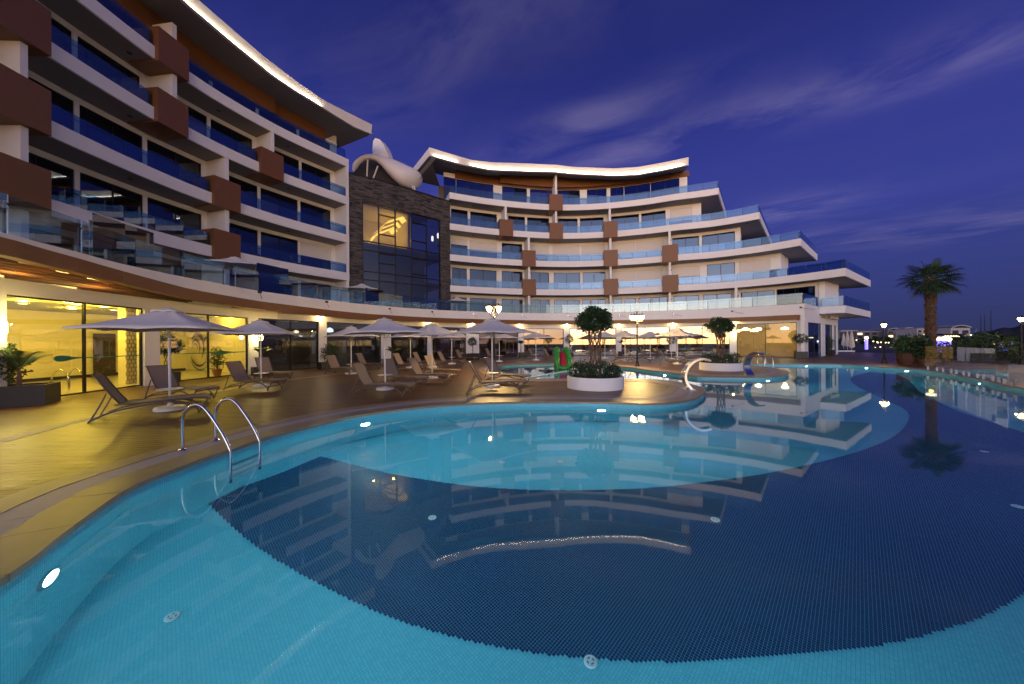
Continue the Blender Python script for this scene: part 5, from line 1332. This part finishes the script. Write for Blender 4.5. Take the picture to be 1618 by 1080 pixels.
X, Y, h = box_planter(1265.5, 565.8, .85, .62, .8, -.5, 'dark planter at the white corner of the building'); topiary(X, Y, h - .04, 1.78, .56, 'bushy topiary at the white corner of the building', 1800, .09, fl=(1.15, 1.15, .8))
X, Y, h = box_planter(1309.5, 561, .8, .6, .8, .6, 'dark planter before the side door'); topiary(X, Y, h - .04, 1.35, .45, 'column shaped shrub before the side door', 1800, .08, fl=(1, 1, 1.6))
X, Y = at(343, 592); X, Y = WC.pos(WC.at_px(343, -.8, 1), -.8); t = thing('flower_pot', 'terracotta pot inside the second yellow window', 'pot', (X, Y, .02)); m = MB(); m.lathe([(.14, 0), (.20, .30), (.22, .34), (.19, .34)], (X, Y, .021), 18); m.build('pot', terracotta, t)
bushy(X, Y, .3, (.36, .36, .62), 'tall airy bamboo like plant inside the second yellow window', 700, .16, leafm, 6.0)

# palm on the right
def fan_palm(X, Y, H, lab):
    rng = random.Random(4); t = thing('fan_palm', lab, 'palm tree', (X, Y, -.03))
    m = MB(); prof = []; k = 18
    nz_ = 60
    for i in range(nz_ + 1):
        u = i / nz_; r = .22 - .03 * math.sin(PI * u) + .03 * (i % 2) - .10 * max(0, u - .85) * 4 * .3; prof.append((r, u * H))
    m.lathe(prof, (X, Y, -.03), k); trk = m.build('trunk', palmbark, t)
    m = MB()                                       # old leaf bases
    for i in range(520):
        u = rng.random() ** .8; a = rng.uniform(0, 2 * PI); z = .15 + u * (H - .2); r = .21 - .03 * math.sin(PI * u); d = Vector((math.cos(a), math.sin(a), 0)); s = Vector((-d.y, d.x, 0)); p = Vector((X, Y, z)) + d * r
        w = .055; L = rng.uniform(.12, .22); tip = p + d * L * .55 + Vector((0, 0, L))
        m.add([p - s * w, p + s * w, tip + s * w * .3, tip - s * w * .3, p + d * .05], [(0, 1, 2, 3), (4, 3, 2), (0, 3, 4), (1, 4, 2)])
    m.build('leaf_bases', palmbark, trk, kind='stuff')
    m = MB(); st = MB()
    for q in range(42):
        a = rng.uniform(0, 2 * PI); el = math.radians(rng.choice((rng.uniform(-55, 25), rng.uniform(-10, 75)))); L = rng.uniform(.55, .95); d = Vector((math.cos(a) * math.cos(el), math.sin(a) * math.cos(el), math.sin(el)))
        o = Vector((X, Y, H + .05)); c = o + d * L - Vector((0, 0, .12 * L)); st.tube([o, o + d * L * .5, c], [.025, .018, .012], 5)
        side = d.cross(Vector((0, 0, 1)));
        if side.length < .1: side = Vector((1, 0, 0))
        side.normalize(); up = side.cross(d).normalized(); R = rng.uniform(.68, .92)
        for j in range(26):
            th = math.radians(-125 + 250 * j / 25); dv = (d * math.cos(th) + side * math.sin(th)); ll = R * (.72 + .28 * math.cos(th * .7)); tip = c + dv * ll + up * .06 - Vector((0, 0, .22 * ll * rng.uniform(.6, 1.5))); mid = c + dv * ll * .55 + up * .05
            w = (d * -math.sin(th) + side * math.cos(th)) * .028
            m.add([c, mid - w, tip, mid + w], [(0, 1, 2, 3)])
    st.build('leaf_stalks', leafm, t); m.build('crown', palml, t)
pX, pY = at(1471, 577); fan_palm(pX, pY, 5.5, 'tall fan palm with shaggy trunk beside the pool on the right')

# ================================================================== LAMP POSTS
bulb_m = emis('lantern_glass', (1.0, .62, .16), 55.0)
def lamp_post(X, Y, H, arms, lab, w, bulb=None):
    t = thing('lamp_post', lab, 'lamp post', (X, Y, .001), 'street lamps around the pool')
    m = MB(); m.lathe([(.17, 0), (.17, .06), (.11, .12), (.09, .34), (.06, .40), (.05, .9), (.045, H - .75), (.065, H - .73), (.04, H - .68), (.03, H - .2), (.05, H - .16), (.02, H + .12), (.0, H + .16)], (X, Y, .001), 16, cap=False); m.build('post', iron, t)
    for k in range(arms):
        a = PI / 4 + k * 2 * PI / max(arms, 1); r = .36 if arms > 1 else 0.0; c = (X + r * math.cos(a), Y + r * math.sin(a), H - .42 if arms > 1 else H + .02)
        if arms > 1:
            m = MB(); m.tube(smooth_path([(X, Y, H - .62), (X + r * .5 * math.cos(a), Y + r * .5 * math.sin(a), H - .70), (c[0], c[1], H - .50)], 5), .014, 6); m.build('arm', iron, t)
        m = MB(); m.lathe([(.07, 0), (.135, .20), (.13, .22)], c, 8); ln = m.build('lantern', bulb or bulb_m, t)
        m = MB(); m.lathe([(.15, .22), (.10, .27), (.03, .33), (.012, .40)], c, 8); m.build('lantern_cap', iron, ln)
        m = MB(); m.lathe([(.03, -.02), (.05, -.002)], c, 8); m.build('lantern_seat', iron, ln)
    spots = [(X + .36 * math.cos(PI / 4 + k * PI / 2), Y + .36 * math.sin(PI / 4 + k * PI / 2), H - .48) for k in range(4)] if arms > 1 else [(X, Y - .24, H + .08), (X, Y + .24, H + .08)]
    for q in spots:
        lo = bpy.data.lights.new('street_light', 'POINT'); lo.energy = w / len(spots); lo.color = (1, .64, .22); lo.shadow_soft_size = .035
        ob = bpy.data.objects.new('street_light', lo); col.objects.link(ob); ob.parent = t; ob.location = Vector(q) - Vector((X, Y, .001))
lX, lY = at(781, 589); lamp_post(lX, lY, 3.72, 4, 'black lamp post with four lit lanterns behind the front parasol', 900)
lX, lY = at(1007, 578.6); lamp_post(lX, lY, 3.5, 4, 'black lamp post with four lit lanterns right of the ball tree', 900)
lX, lY = at(1397, 573); lamp_post(lX, lY, 2.50, 1, 'slim black lamp post with one lit lantern on the far right deck', 60)
lX, lY = at(1614, 577); lamp_post(lX, lY, 2.70, 1, 'lamp post with one lit lantern at the right edge of the photo', 60)

# ================================================================== WATER SPOUTS, SLIDE, FENCE
def spout(base, rz, lab, H=1.05):
    X, Y = base; t = thing('water_spout', lab, 'fountain', (X, Y, .012), 'curved steel water spouts'); R = Matrix.Rotation(rz, 3, 'Z')
    prof = smooth_path([(.10, 0, 0), (-.06, 0, .22), (-.10, 0, .45), (-.02, 0, .70), (.18, 0, .90), (.45, 0, .98), (.70, 0, .93)], 5); m = MB(); n = len(prof)
    for i, p in enumerate(prof):
        tv = (prof[min(i + 1, n - 1)] - prof[max(i - 1, 0)]).normalized(); nn = Vector((-tv.z, 0, tv.x)); w = .20 - .06 * (i / n); th = .035
        for sg, o in ((-1, -th), (1, -th), (1, th), (-1, th)):
            q = Vector((p.x, sg * w, p.z * H)) + nn * o; q = R @ q; m.v.append((X + q.x, Y + q.y, q.z + .012))
    for i in range(n - 1):
        for k in range(4): l = (k + 1) % 4; m.f.append((i * 4 + k, i * 4 + l, (i + 1) * 4 + l, (i + 1) * 4 + k))
    m.f += [(3, 2, 1, 0), tuple((n - 1) * 4 + k for k in range(4))]; m.build('blade', steel, t, smooth=False)
    m = MB(); m.box((X + .02, Y, .02), (.34, .46, .03), rz); m.build('base_plate', steel, t)
spout(at(1086, 615.5), -.15, 'curved steel water spout at the tip of the front deck'); spout(at(1183, 592.5), -1.35, 'curved steel water spout on the far island beside the planter', 1.1)
sx_, sy_ = at(889, 582.5, WATER); t = thing('kids_slide', 'green inflatable looking slide with red chute in the small pool', 'slide', (sx_, sy_, WATER - .2))
gm = mat('green_plastic', (.02, .19, .03), .35, var=.35, scale=7); rm = mat('red_plastic', (.42, .03, .05), .35, var=.15)
m = MB()
for s in (-1, 1): m.tube(smooth_path([(sx_ + s * .34, sy_ - .5, WATER - .15), (sx_ + s * .40, sy_ - .35, .35), (sx_ + s * .36, sy_ + .1, .85), (sx_ + s * .30, sy_ + .5, 1.12), (sx_ + s * .30, sy_ + .75, .55), (sx_ + s * .30, sy_ + .8, -.2)], 6), [.13] * 4 + [.17] * 10 + [.2] * 8 + [.16] * 9, 10)
m.tube(smooth_path([(sx_ - .36, sy_ - .48, .02), (sx_, sy_ - .55, -.06), (sx_ + .36, sy_ - .48, .02)], 6), .16, 10); m.build('side', gm, t, smooth=True)
m = MB()
for i, (yy, z) in enumerate([(-.45, .05), (-.25, .25), (.1, .62), (.5, .95), (.7, .98)]): m.v += [(sx_ - .22, sy_ + yy, z), (sx_ + .22, sy_ + yy, z), (sx_ + .22, sy_ + yy, z - .06), (sx_ - .22, sy_ + yy, z - .06)]
for i in range(4):
    for k in range(4): l = (k + 1) % 4; m.f.append((i * 4 + k, i * 4 + l, (i + 1) * 4 + l, (i + 1) * 4 + k))
m.f += [(3, 2, 1, 0), (16, 17, 18, 19)]; m.build('chute', rm, t)
# frameless glass fence along the right side of the pool
FC = Curve([(at(x, y)[0] * 1.012 + .2, at(x, y)[1] * 1.012 + .25) for x, y in [(1464, 585), (1500, 590), (1540, 597.5), (1580, 605.5), (1618, 613.5)]] + [(17.4, 9.4), (17.3, 6.5)])
spig_m = mat('brushed_steel', (.22, .23, .25), .4, metal=1.0, var=.1)
fn = thing('glass_fence', 'frameless glass fence on steel spigots along the right pool edge', 'fence', (*FC.pos(0), .0)); s = .05; k = 0
while s + 1.35 < FC.len:
    a, b = FC.pos(s), FC.pos(s + 1.32); m = MB(); m.box(((a[0] + b[0]) / 2, (a[1] + b[1]) / 2, .70), (math.hypot(b[0] - a[0], b[1] - a[1]), .014, 1.16), math.atan2(b[1] - a[1], b[0] - a[0])); pn = m.build('glass_panel', fglass, fn)
    for u in (.25, 1.07):
        p = FC.pos(s + u); m = MB(); m.box((p[0], p[1], .012), (.10, .10, .02)); m.box((p[0], p[1], .12), (.05, .07, .20), math.atan2(b[1] - a[1], b[0] - a[0])); m.build('spigot', spig_m, fn)
    s += 1.37
# far steel ladder behind the island
fx, fy = at(1203, 577.5); t = thing('pool_ladder', 'small steel ladder at the far pool edge behind the island', 'ladder', (fx, fy, .0))
for dx in (0, .55):
    m = MB(); m.tube(smooth_path([(fx + dx, fy + .35, .01), (fx + dx, fy + .35, .6), (fx + dx, fy + .1, .75), (fx + dx, fy - .25, .45), (fx + dx, fy - .3, -.5)], 5), .022, 8); m.build('handrail', steel, t, smooth=True)
for z in (-.25, -.5): m = MB(); m.box((fx + .275, fy - .3, z), (.55, .07, .03)); m.build('rung', steel, t)

# ================================================================== RIGHT HAND BACKGROUND
# folded parasols beside the building
for i, (x, y, h) in enumerate([(1339, 553, 2.9), (1345.5, 556, 2.9), (1333, 551, 2.8)]):
    X, Y = at(x, y); t = thing('folded_parasol', 'folded cream parasol beside the building corner, %s' % ['middle one', 'right one', 'left one'][i], 'parasol', (X, Y, .0), 'folded parasols'); m = MB()
    k = 12; prof = [(.05, h), (.13, h - .5), (.26, 1.2), (.30, .75), (.12, .55)]
    for r, z in prof:
        for j in range(k * 2): a = PI * j / k; rr = r * (1.15 if j % 2 else .75); m.v.append((X + rr * math.cos(a), Y + rr * math.sin(a), z))
    for q in range(len(prof) - 1):
        for j in range(k * 2): l = (j + 1) % (2 * k); m.f.append((q * 2 * k + j, q * 2 * k + l, (q + 1) * 2 * k + l, (q + 1) * 2 * k + j))
    m.build('canopy', canvas, t); m = MB(); m.tube([(X, Y, 0), (X, Y, h + .1)], .03, 8); m.build('pole', pwhite, t); m = MB(); m.lathe([(.35, 0), (.33, .08), (.05, .1)], (X, Y, .001), 18); m.build('base', blackbox, t)
X, Y = at(1331, 557); t = thing('daybed', 'low white daybed beside the building corner', 'daybed', (X, Y, 0)); m = MB(); m.box((X, Y, .22), (2.3, 1.0, .16)); m.build('mattress', pwhite, t)
for sx in (-1, 1):
    for sy in (-1, 1): m = MB(); m.box((X + sx * 1.05, Y + sy * .42, .07), (.08, .08, .138)); m.build('leg', iron, t)
# shrubs by the lamp post and palm
pot_w = mat('red_wicker', (.07, .025, .015), .8, var=.3, scale=25, bump=.4)
for i, (x, y, w, h, r, lab) in enumerate([(1431, 576, .9, .75, (.58, .58, .55), 'broad leaved plant in a red wicker pot left of the palm'), (1445, 574, .9, .75, (.55, .55, .65), 'taller broad leaved plant in a red wicker pot beside the first'), (1459, 577, .6, .4, (.45, .42, .8), 'dark upright shrub touching the palm trunk')]):
    X, Y = at(x, y); t = thing('wicker_pot', lab.split(' in a')[0].replace('broad leaved plant', 'red wicker pot of the broad leaved plant') if i < 2 else 'low dark pot of the upright shrub by the palm trunk', 'pot', (X, Y, 0)); m = MB(); m.lathe([(w * .38, 0), (w * .5, h * .5), (w * .48, h), (w * .42, h - .03)], (X, Y, .001), 14); m.build('pot', pot_w, t)
    bushy(X, Y, h - .05, r, lab, 800, .22, leafm if i < 2 else leafd, 2.6)
for i, (x, y, r, lab) in enumerate([(1492, 571, (1.0, .8, .75), 'low tropical plant right of the palm behind the fence'), (1520, 573, (1.3, .9, .85), 'spreading tropical plant behind the glass fence'), (1548, 572, (1.2, .9, 1.1), 'bushy plant behind the fence, middle right'), (1578, 574, (1.3, 1.0, 1.0), 'bushy plant behind the fence near the right edge'), (1606, 576, (1.0, .9, .75), 'bushy plant at the right edge of the photo')]):
    X, Y = at(x, y); bushy(X, Y, 0, r, lab, 700, .28, leafd if i % 2 else leafm, 4.0)
for i, (x, y) in enumerate([(1533, 566), (1590, 566)]):
    X, Y = at(x, y); frond_plant(X, Y, 0, 13, 2.1, 'broad arching palm behind the fence, %s' % ['left of the two', 'right of the two'][i], 1.1, seed=20 + i, lw=.05, group='palms behind the fence')
pb = struct(fill([at(1470, 583.5), at(1500, 586.5), at(1545, 593), at(1618, 604.5), (26, 13.5), (36, 22), (31, 24.5)], .003, 'paving', pale))
# planter wall in front of the shrubs
# glowing blue columns and bar lights on the far deck
led_b = emis('blue_led', (.14, .10, 1.0), 2.4); lamp_w = emis('warm_globe', (1, .72, .34), 5.0)
for i, (x, y0, y1) in enumerate([(1369, 535, 552), (1484, 537, 556), (1491, 537, 557), (1499.5, 538, 556), (1597, 536, 553), (1583, 539, 548)]):
    X, Y = at(x, y1); zt = height(x, y0, Y); t = thing('light_column', 'column lit violet blue with warm lamp on top, %s' % ['on the far deck left of the lamp post', 'left one of the bar behind the palm', 'middle one of the bar behind the palm', 'right one of the bar behind the palm', 'near the right lamp post', 'small one beside the right lamp post'][i], 'lamp', (X, Y, 0), 'blue lit columns')
    m = MB(); m.lathe([(.20, .02), (.20, zt - .1), (.16, zt)], (X, Y, 0), 14); m.build('column', led_b, t); m = MB(); m.lathe([(.22, zt + .001), (.28, zt + .15), (.2, zt + .35), (.05, zt + .4)], (X, Y, 0), 12); m.build('globe', lamp_w, t)
    if i in (0, 2): lamp_at(t, (X, Y - .5, zt + .5), 14, (.5, .45, 1.0))
X, Y = at(1495, 553); t = thing('poolside_bar', 'far bar roof lined with bright warm bulbs behind the palm', 'bar', (X, Y, 0)); zc_ = height(1495, 531, Y)
m = MB(); m.box((X, Y, zc_ + .25), (3.4, 2.0, .22)); m.build('roof', iron, t)
for k in range(8): m = MB(); m.lathe([(.02, .1), (.11, 0), (.02, -.1)], (X - 1.4 + .4 * k, Y - 1.05, zc_), 8); m.build('bulb', lamp_w, t)
for sx in (-1, 1): m = MB(); m.box((X + sx * 1.55, Y, zc_ / 2 + .07), (.14, .14, zc_ + .13)); m.build('post', iron, t)
m = MB(); m.box((X, Y - .4, .55), (2.6, .6, 1.08)); m.build('counter', iron, t)
# far shore: buildings, trees, lights, hill
far_w = mat('far_white_wall', (.42, .40, .42), .8, var=.1); far_g = mat('far_grey_wall', (.16, .15, .17), .8, var=.2); far_r = mat('far_roof', (.35, .34, .38), .7); wd = mat('far_dark_window', (.012, .014, .02), .25); litw = emis('far_lit_window', (1, .70, .3), 2.2)
def far_building(x0, x1, ytop, D, lab, floors=3, roof='flat', wm=None):
    X0, X1 = (x0 - CX) / F * D, (x1 - CX) / F * D; H = height((x0 + x1) / 2, ytop, D); W = X1 - X0
    t = thing('far_building', lab, 'building', ((X0 + X1) / 2, D + 5, -.06), 'buildings on the far shore'); m = MB(); m.box(((X0 + X1) / 2, D + 5, H / 2 - .06), (W, 10, H)); m.build('wall', wm or far_w, t)
    m = MB(); cxm = (X0 + X1) / 2
    if roof == 'arch':
        pts = [(X0 + W * i / 10, H - .06 + W * .10 * math.sin(PI * i / 10)) for i in range(11)]; n = 11
        m.add([(x, D - .6, z) for x, z in pts] + [(x, D + 11, z) for x, z in pts] + [(x, D - .6, z + .5) for x, z in pts] + [(x, D + 11, z + .5) for x, z in pts], [q for i in range(10) for q in ((i, i + 1, n + i + 1, n + i), (2 * n + i, 3 * n + i, 3 * n + i + 1, 2 * n + i + 1), (i, 2 * n + i, 2 * n + i + 1, i + 1))])
    else: m.box((cxm, D + 4.6, H + .10), (W + .8, 11.2, .32))
    m.build('roof', far_r, t)
    fh = H / (floors + .3); nb = max(2, int(W / 4)); rng = random.Random(int(x0))
    for f in range(floors):
        for b in range(nb):
            m = MB(); m.box((X0 + W * (b + .5) / nb, D - .02, fh * (f + .62)), (W / nb * .62, .10, fh * .55)); m.build('window', litw if rng.random() < .12 else wd, t)
        m = MB(); m.box((cxm, D - .7, fh * (f + .2)), (W, 1.3, .25)); m.build('balcony', wm or far_w, t)
far_building(1328, 1352, 522, 210, 'low white far building just right of the folded parasols'); far_building(1353, 1388, 523.5, 200, 'far white block left of the slim lamp post', 3, wm=far_g); far_building(1402, 1424, 521, 215, 'far block with arched roof right of the slim lamp post', 3, 'arch', far_g); far_building(1425, 1446, 520, 215, 'far block with arched roof before the white tower block', 3, 'arch', far_g)
far_building(1449, 1466, 518.5, 180, 'narrow white tower block just left of the palm', 3); far_building(1502, 1533, 517.5, 180, 'white gabled far building right of the palm', 2, 'arch'); far_building(1486, 1501, 524, 230, 'dim far block between the palm and the gabled building', 2, wm=far_g)
rng = random.Random(2)
for i in range(16):
    x = 1326 + i * 19.5 + rng.uniform(-4, 4); D = rng.uniform(120, 150); X = (x - CX) / F * D; r = rng.uniform(1.0, 1.7); t = thing('far_tree', 'dark tree on the far shore', 'tree', (X, D, -.06), 'dark trees on the far shore')
    m = MB(); leaves(m, (X, D, r * 1.0), (r * 1.5, r, r), 260, 1.0, rng, .3, asp=1.6); m.build('crown', leafd, t); m = MB(); m.tube([(X, D, -.06), (X, D, r)], .2, 6); m.build('trunk', bark, t)
hp_ = [(340, 420), (420, 380), (470, 330), (560, 330), (700, 420)]
m = MB(); nx_, ny_ = 34, 8
for j in range(ny_):
    for i in range(nx_):
        x = 1440 + (1740 - 1440) * i / (nx_ - 1); D = 330 + 22 * j; X = (x - CX) / F * D; u = i / (nx_ - 1); hgt = (5 + 30 * max(0, (u - .24)) ** .8 + 2.2 * math.sin(i * 1.7) * u) * math.sin(PI * (j + .6) / ny_); m.v.append((X, D, hgt - .8))
for j in range(ny_ - 1):
    for i in range(nx_ - 1): a = j * nx_ + i; m.f.append((a, a + 1, a + nx_ + 1, a + nx_))
struct(m.build('hill', mat('dark_hill', (.012, .014, .010), .95, var=.4, scale=.1), smooth=True))
for i, (x, y) in enumerate([(1387, 541), (1392, 540.5), (1404, 541), (1420, 541), (1383, 549), (1391, 548), (1407, 549), (1432, 548), (1534, 529), (1541, 530.5), (1545, 553), (1588, 550)] + [(1340 + 11.3 * j + (j * 37 % 7), 536 + (j * 53 % 13)) for j in range(22)]):
    D = 75.0; X = (x - CX) / F * D; z = height(x, y, D); t = thing('shore_light', 'tiny warm light on the far shore', 'lamp', (X, D, 0), 'tiny lights on the far shore'); m = MB(); m.lathe([(.02, .12), (.13, 0), (.02, -.12)], (X, D, z), 8); m.build('bulb', lamp_w, t); m = MB(); m.tube([(X, D, -.06), (X, D, max(z - .1, .05))], .03, 5); m.build('pole', iron, t)
for i, (x, y, lab) in enumerate([(1550, 498, 'left'), (1556, 497, 'middle'), (1566, 489, 'right')]):
    D = 260.0; X = (x - CX) / F * D; z = height(x, y, D); t = thing('mast', 'thin mast above the dark hill, %s of the three' % lab, 'mast', (X, D, 0), 'masts'); m = MB(); m.tube([(X, D, 0), (X, D, z)], [.3, .12], 6); m.build('pole', iron, t); m = MB(); m.box((X, D, z * .7), (1.6, .1, .1)); m.build('spreader', iron, t)
# terrace parasols glimpsed above the parapet
for i, (x, lab) in enumerate([(372, 'left'), (572, 'middle'), (722, 'right')]):
    s = EC.at_px(x, -2.2, 5); X, Y = EC.pos(s, -2.2); o = copy_tree(proto); o.location = (X, Y, 4.101); o.rotation_euler = (0, 0, .5); o.scale = (.9, .9, .88); o['label'] = 'white parasol up on the first floor terrace, %s one' % lab; o['group'] = 'terrace parasols'

# a few loungers left out on the balconies
for C_, x, z, rz, lab in [(RC, 722, L2, .4, 'lounger on the first balcony beside the stone tower'), (RC, 852, L3, .1, 'lounger on the balcony right of the third storey brown box'), (RC, 985, L3, -.1, 'lounger on the balcony right of the centre brown box'), (RC, 983, L2, -.1, 'lounger on the second storey balcony below the centre'), (LCv, 410, L2, 1.0, 'lounger on the lowest left balcony by the shutters'), (LCv, 470, L2, 1.0, 'second lounger on the lowest left balcony')]:
    s = C_.at_px(x, -1.0, z); X, Y = C_.pos(s, -1.0); o = copy_tree(lp); o.location = (X, Y, z + .001); o.rotation_euler = (0, 0, math.atan2(*C_.tan(s)[::-1])); o.scale = (.85, .85, .85); o['label'] = lab; o['group'] = 'balcony loungers'
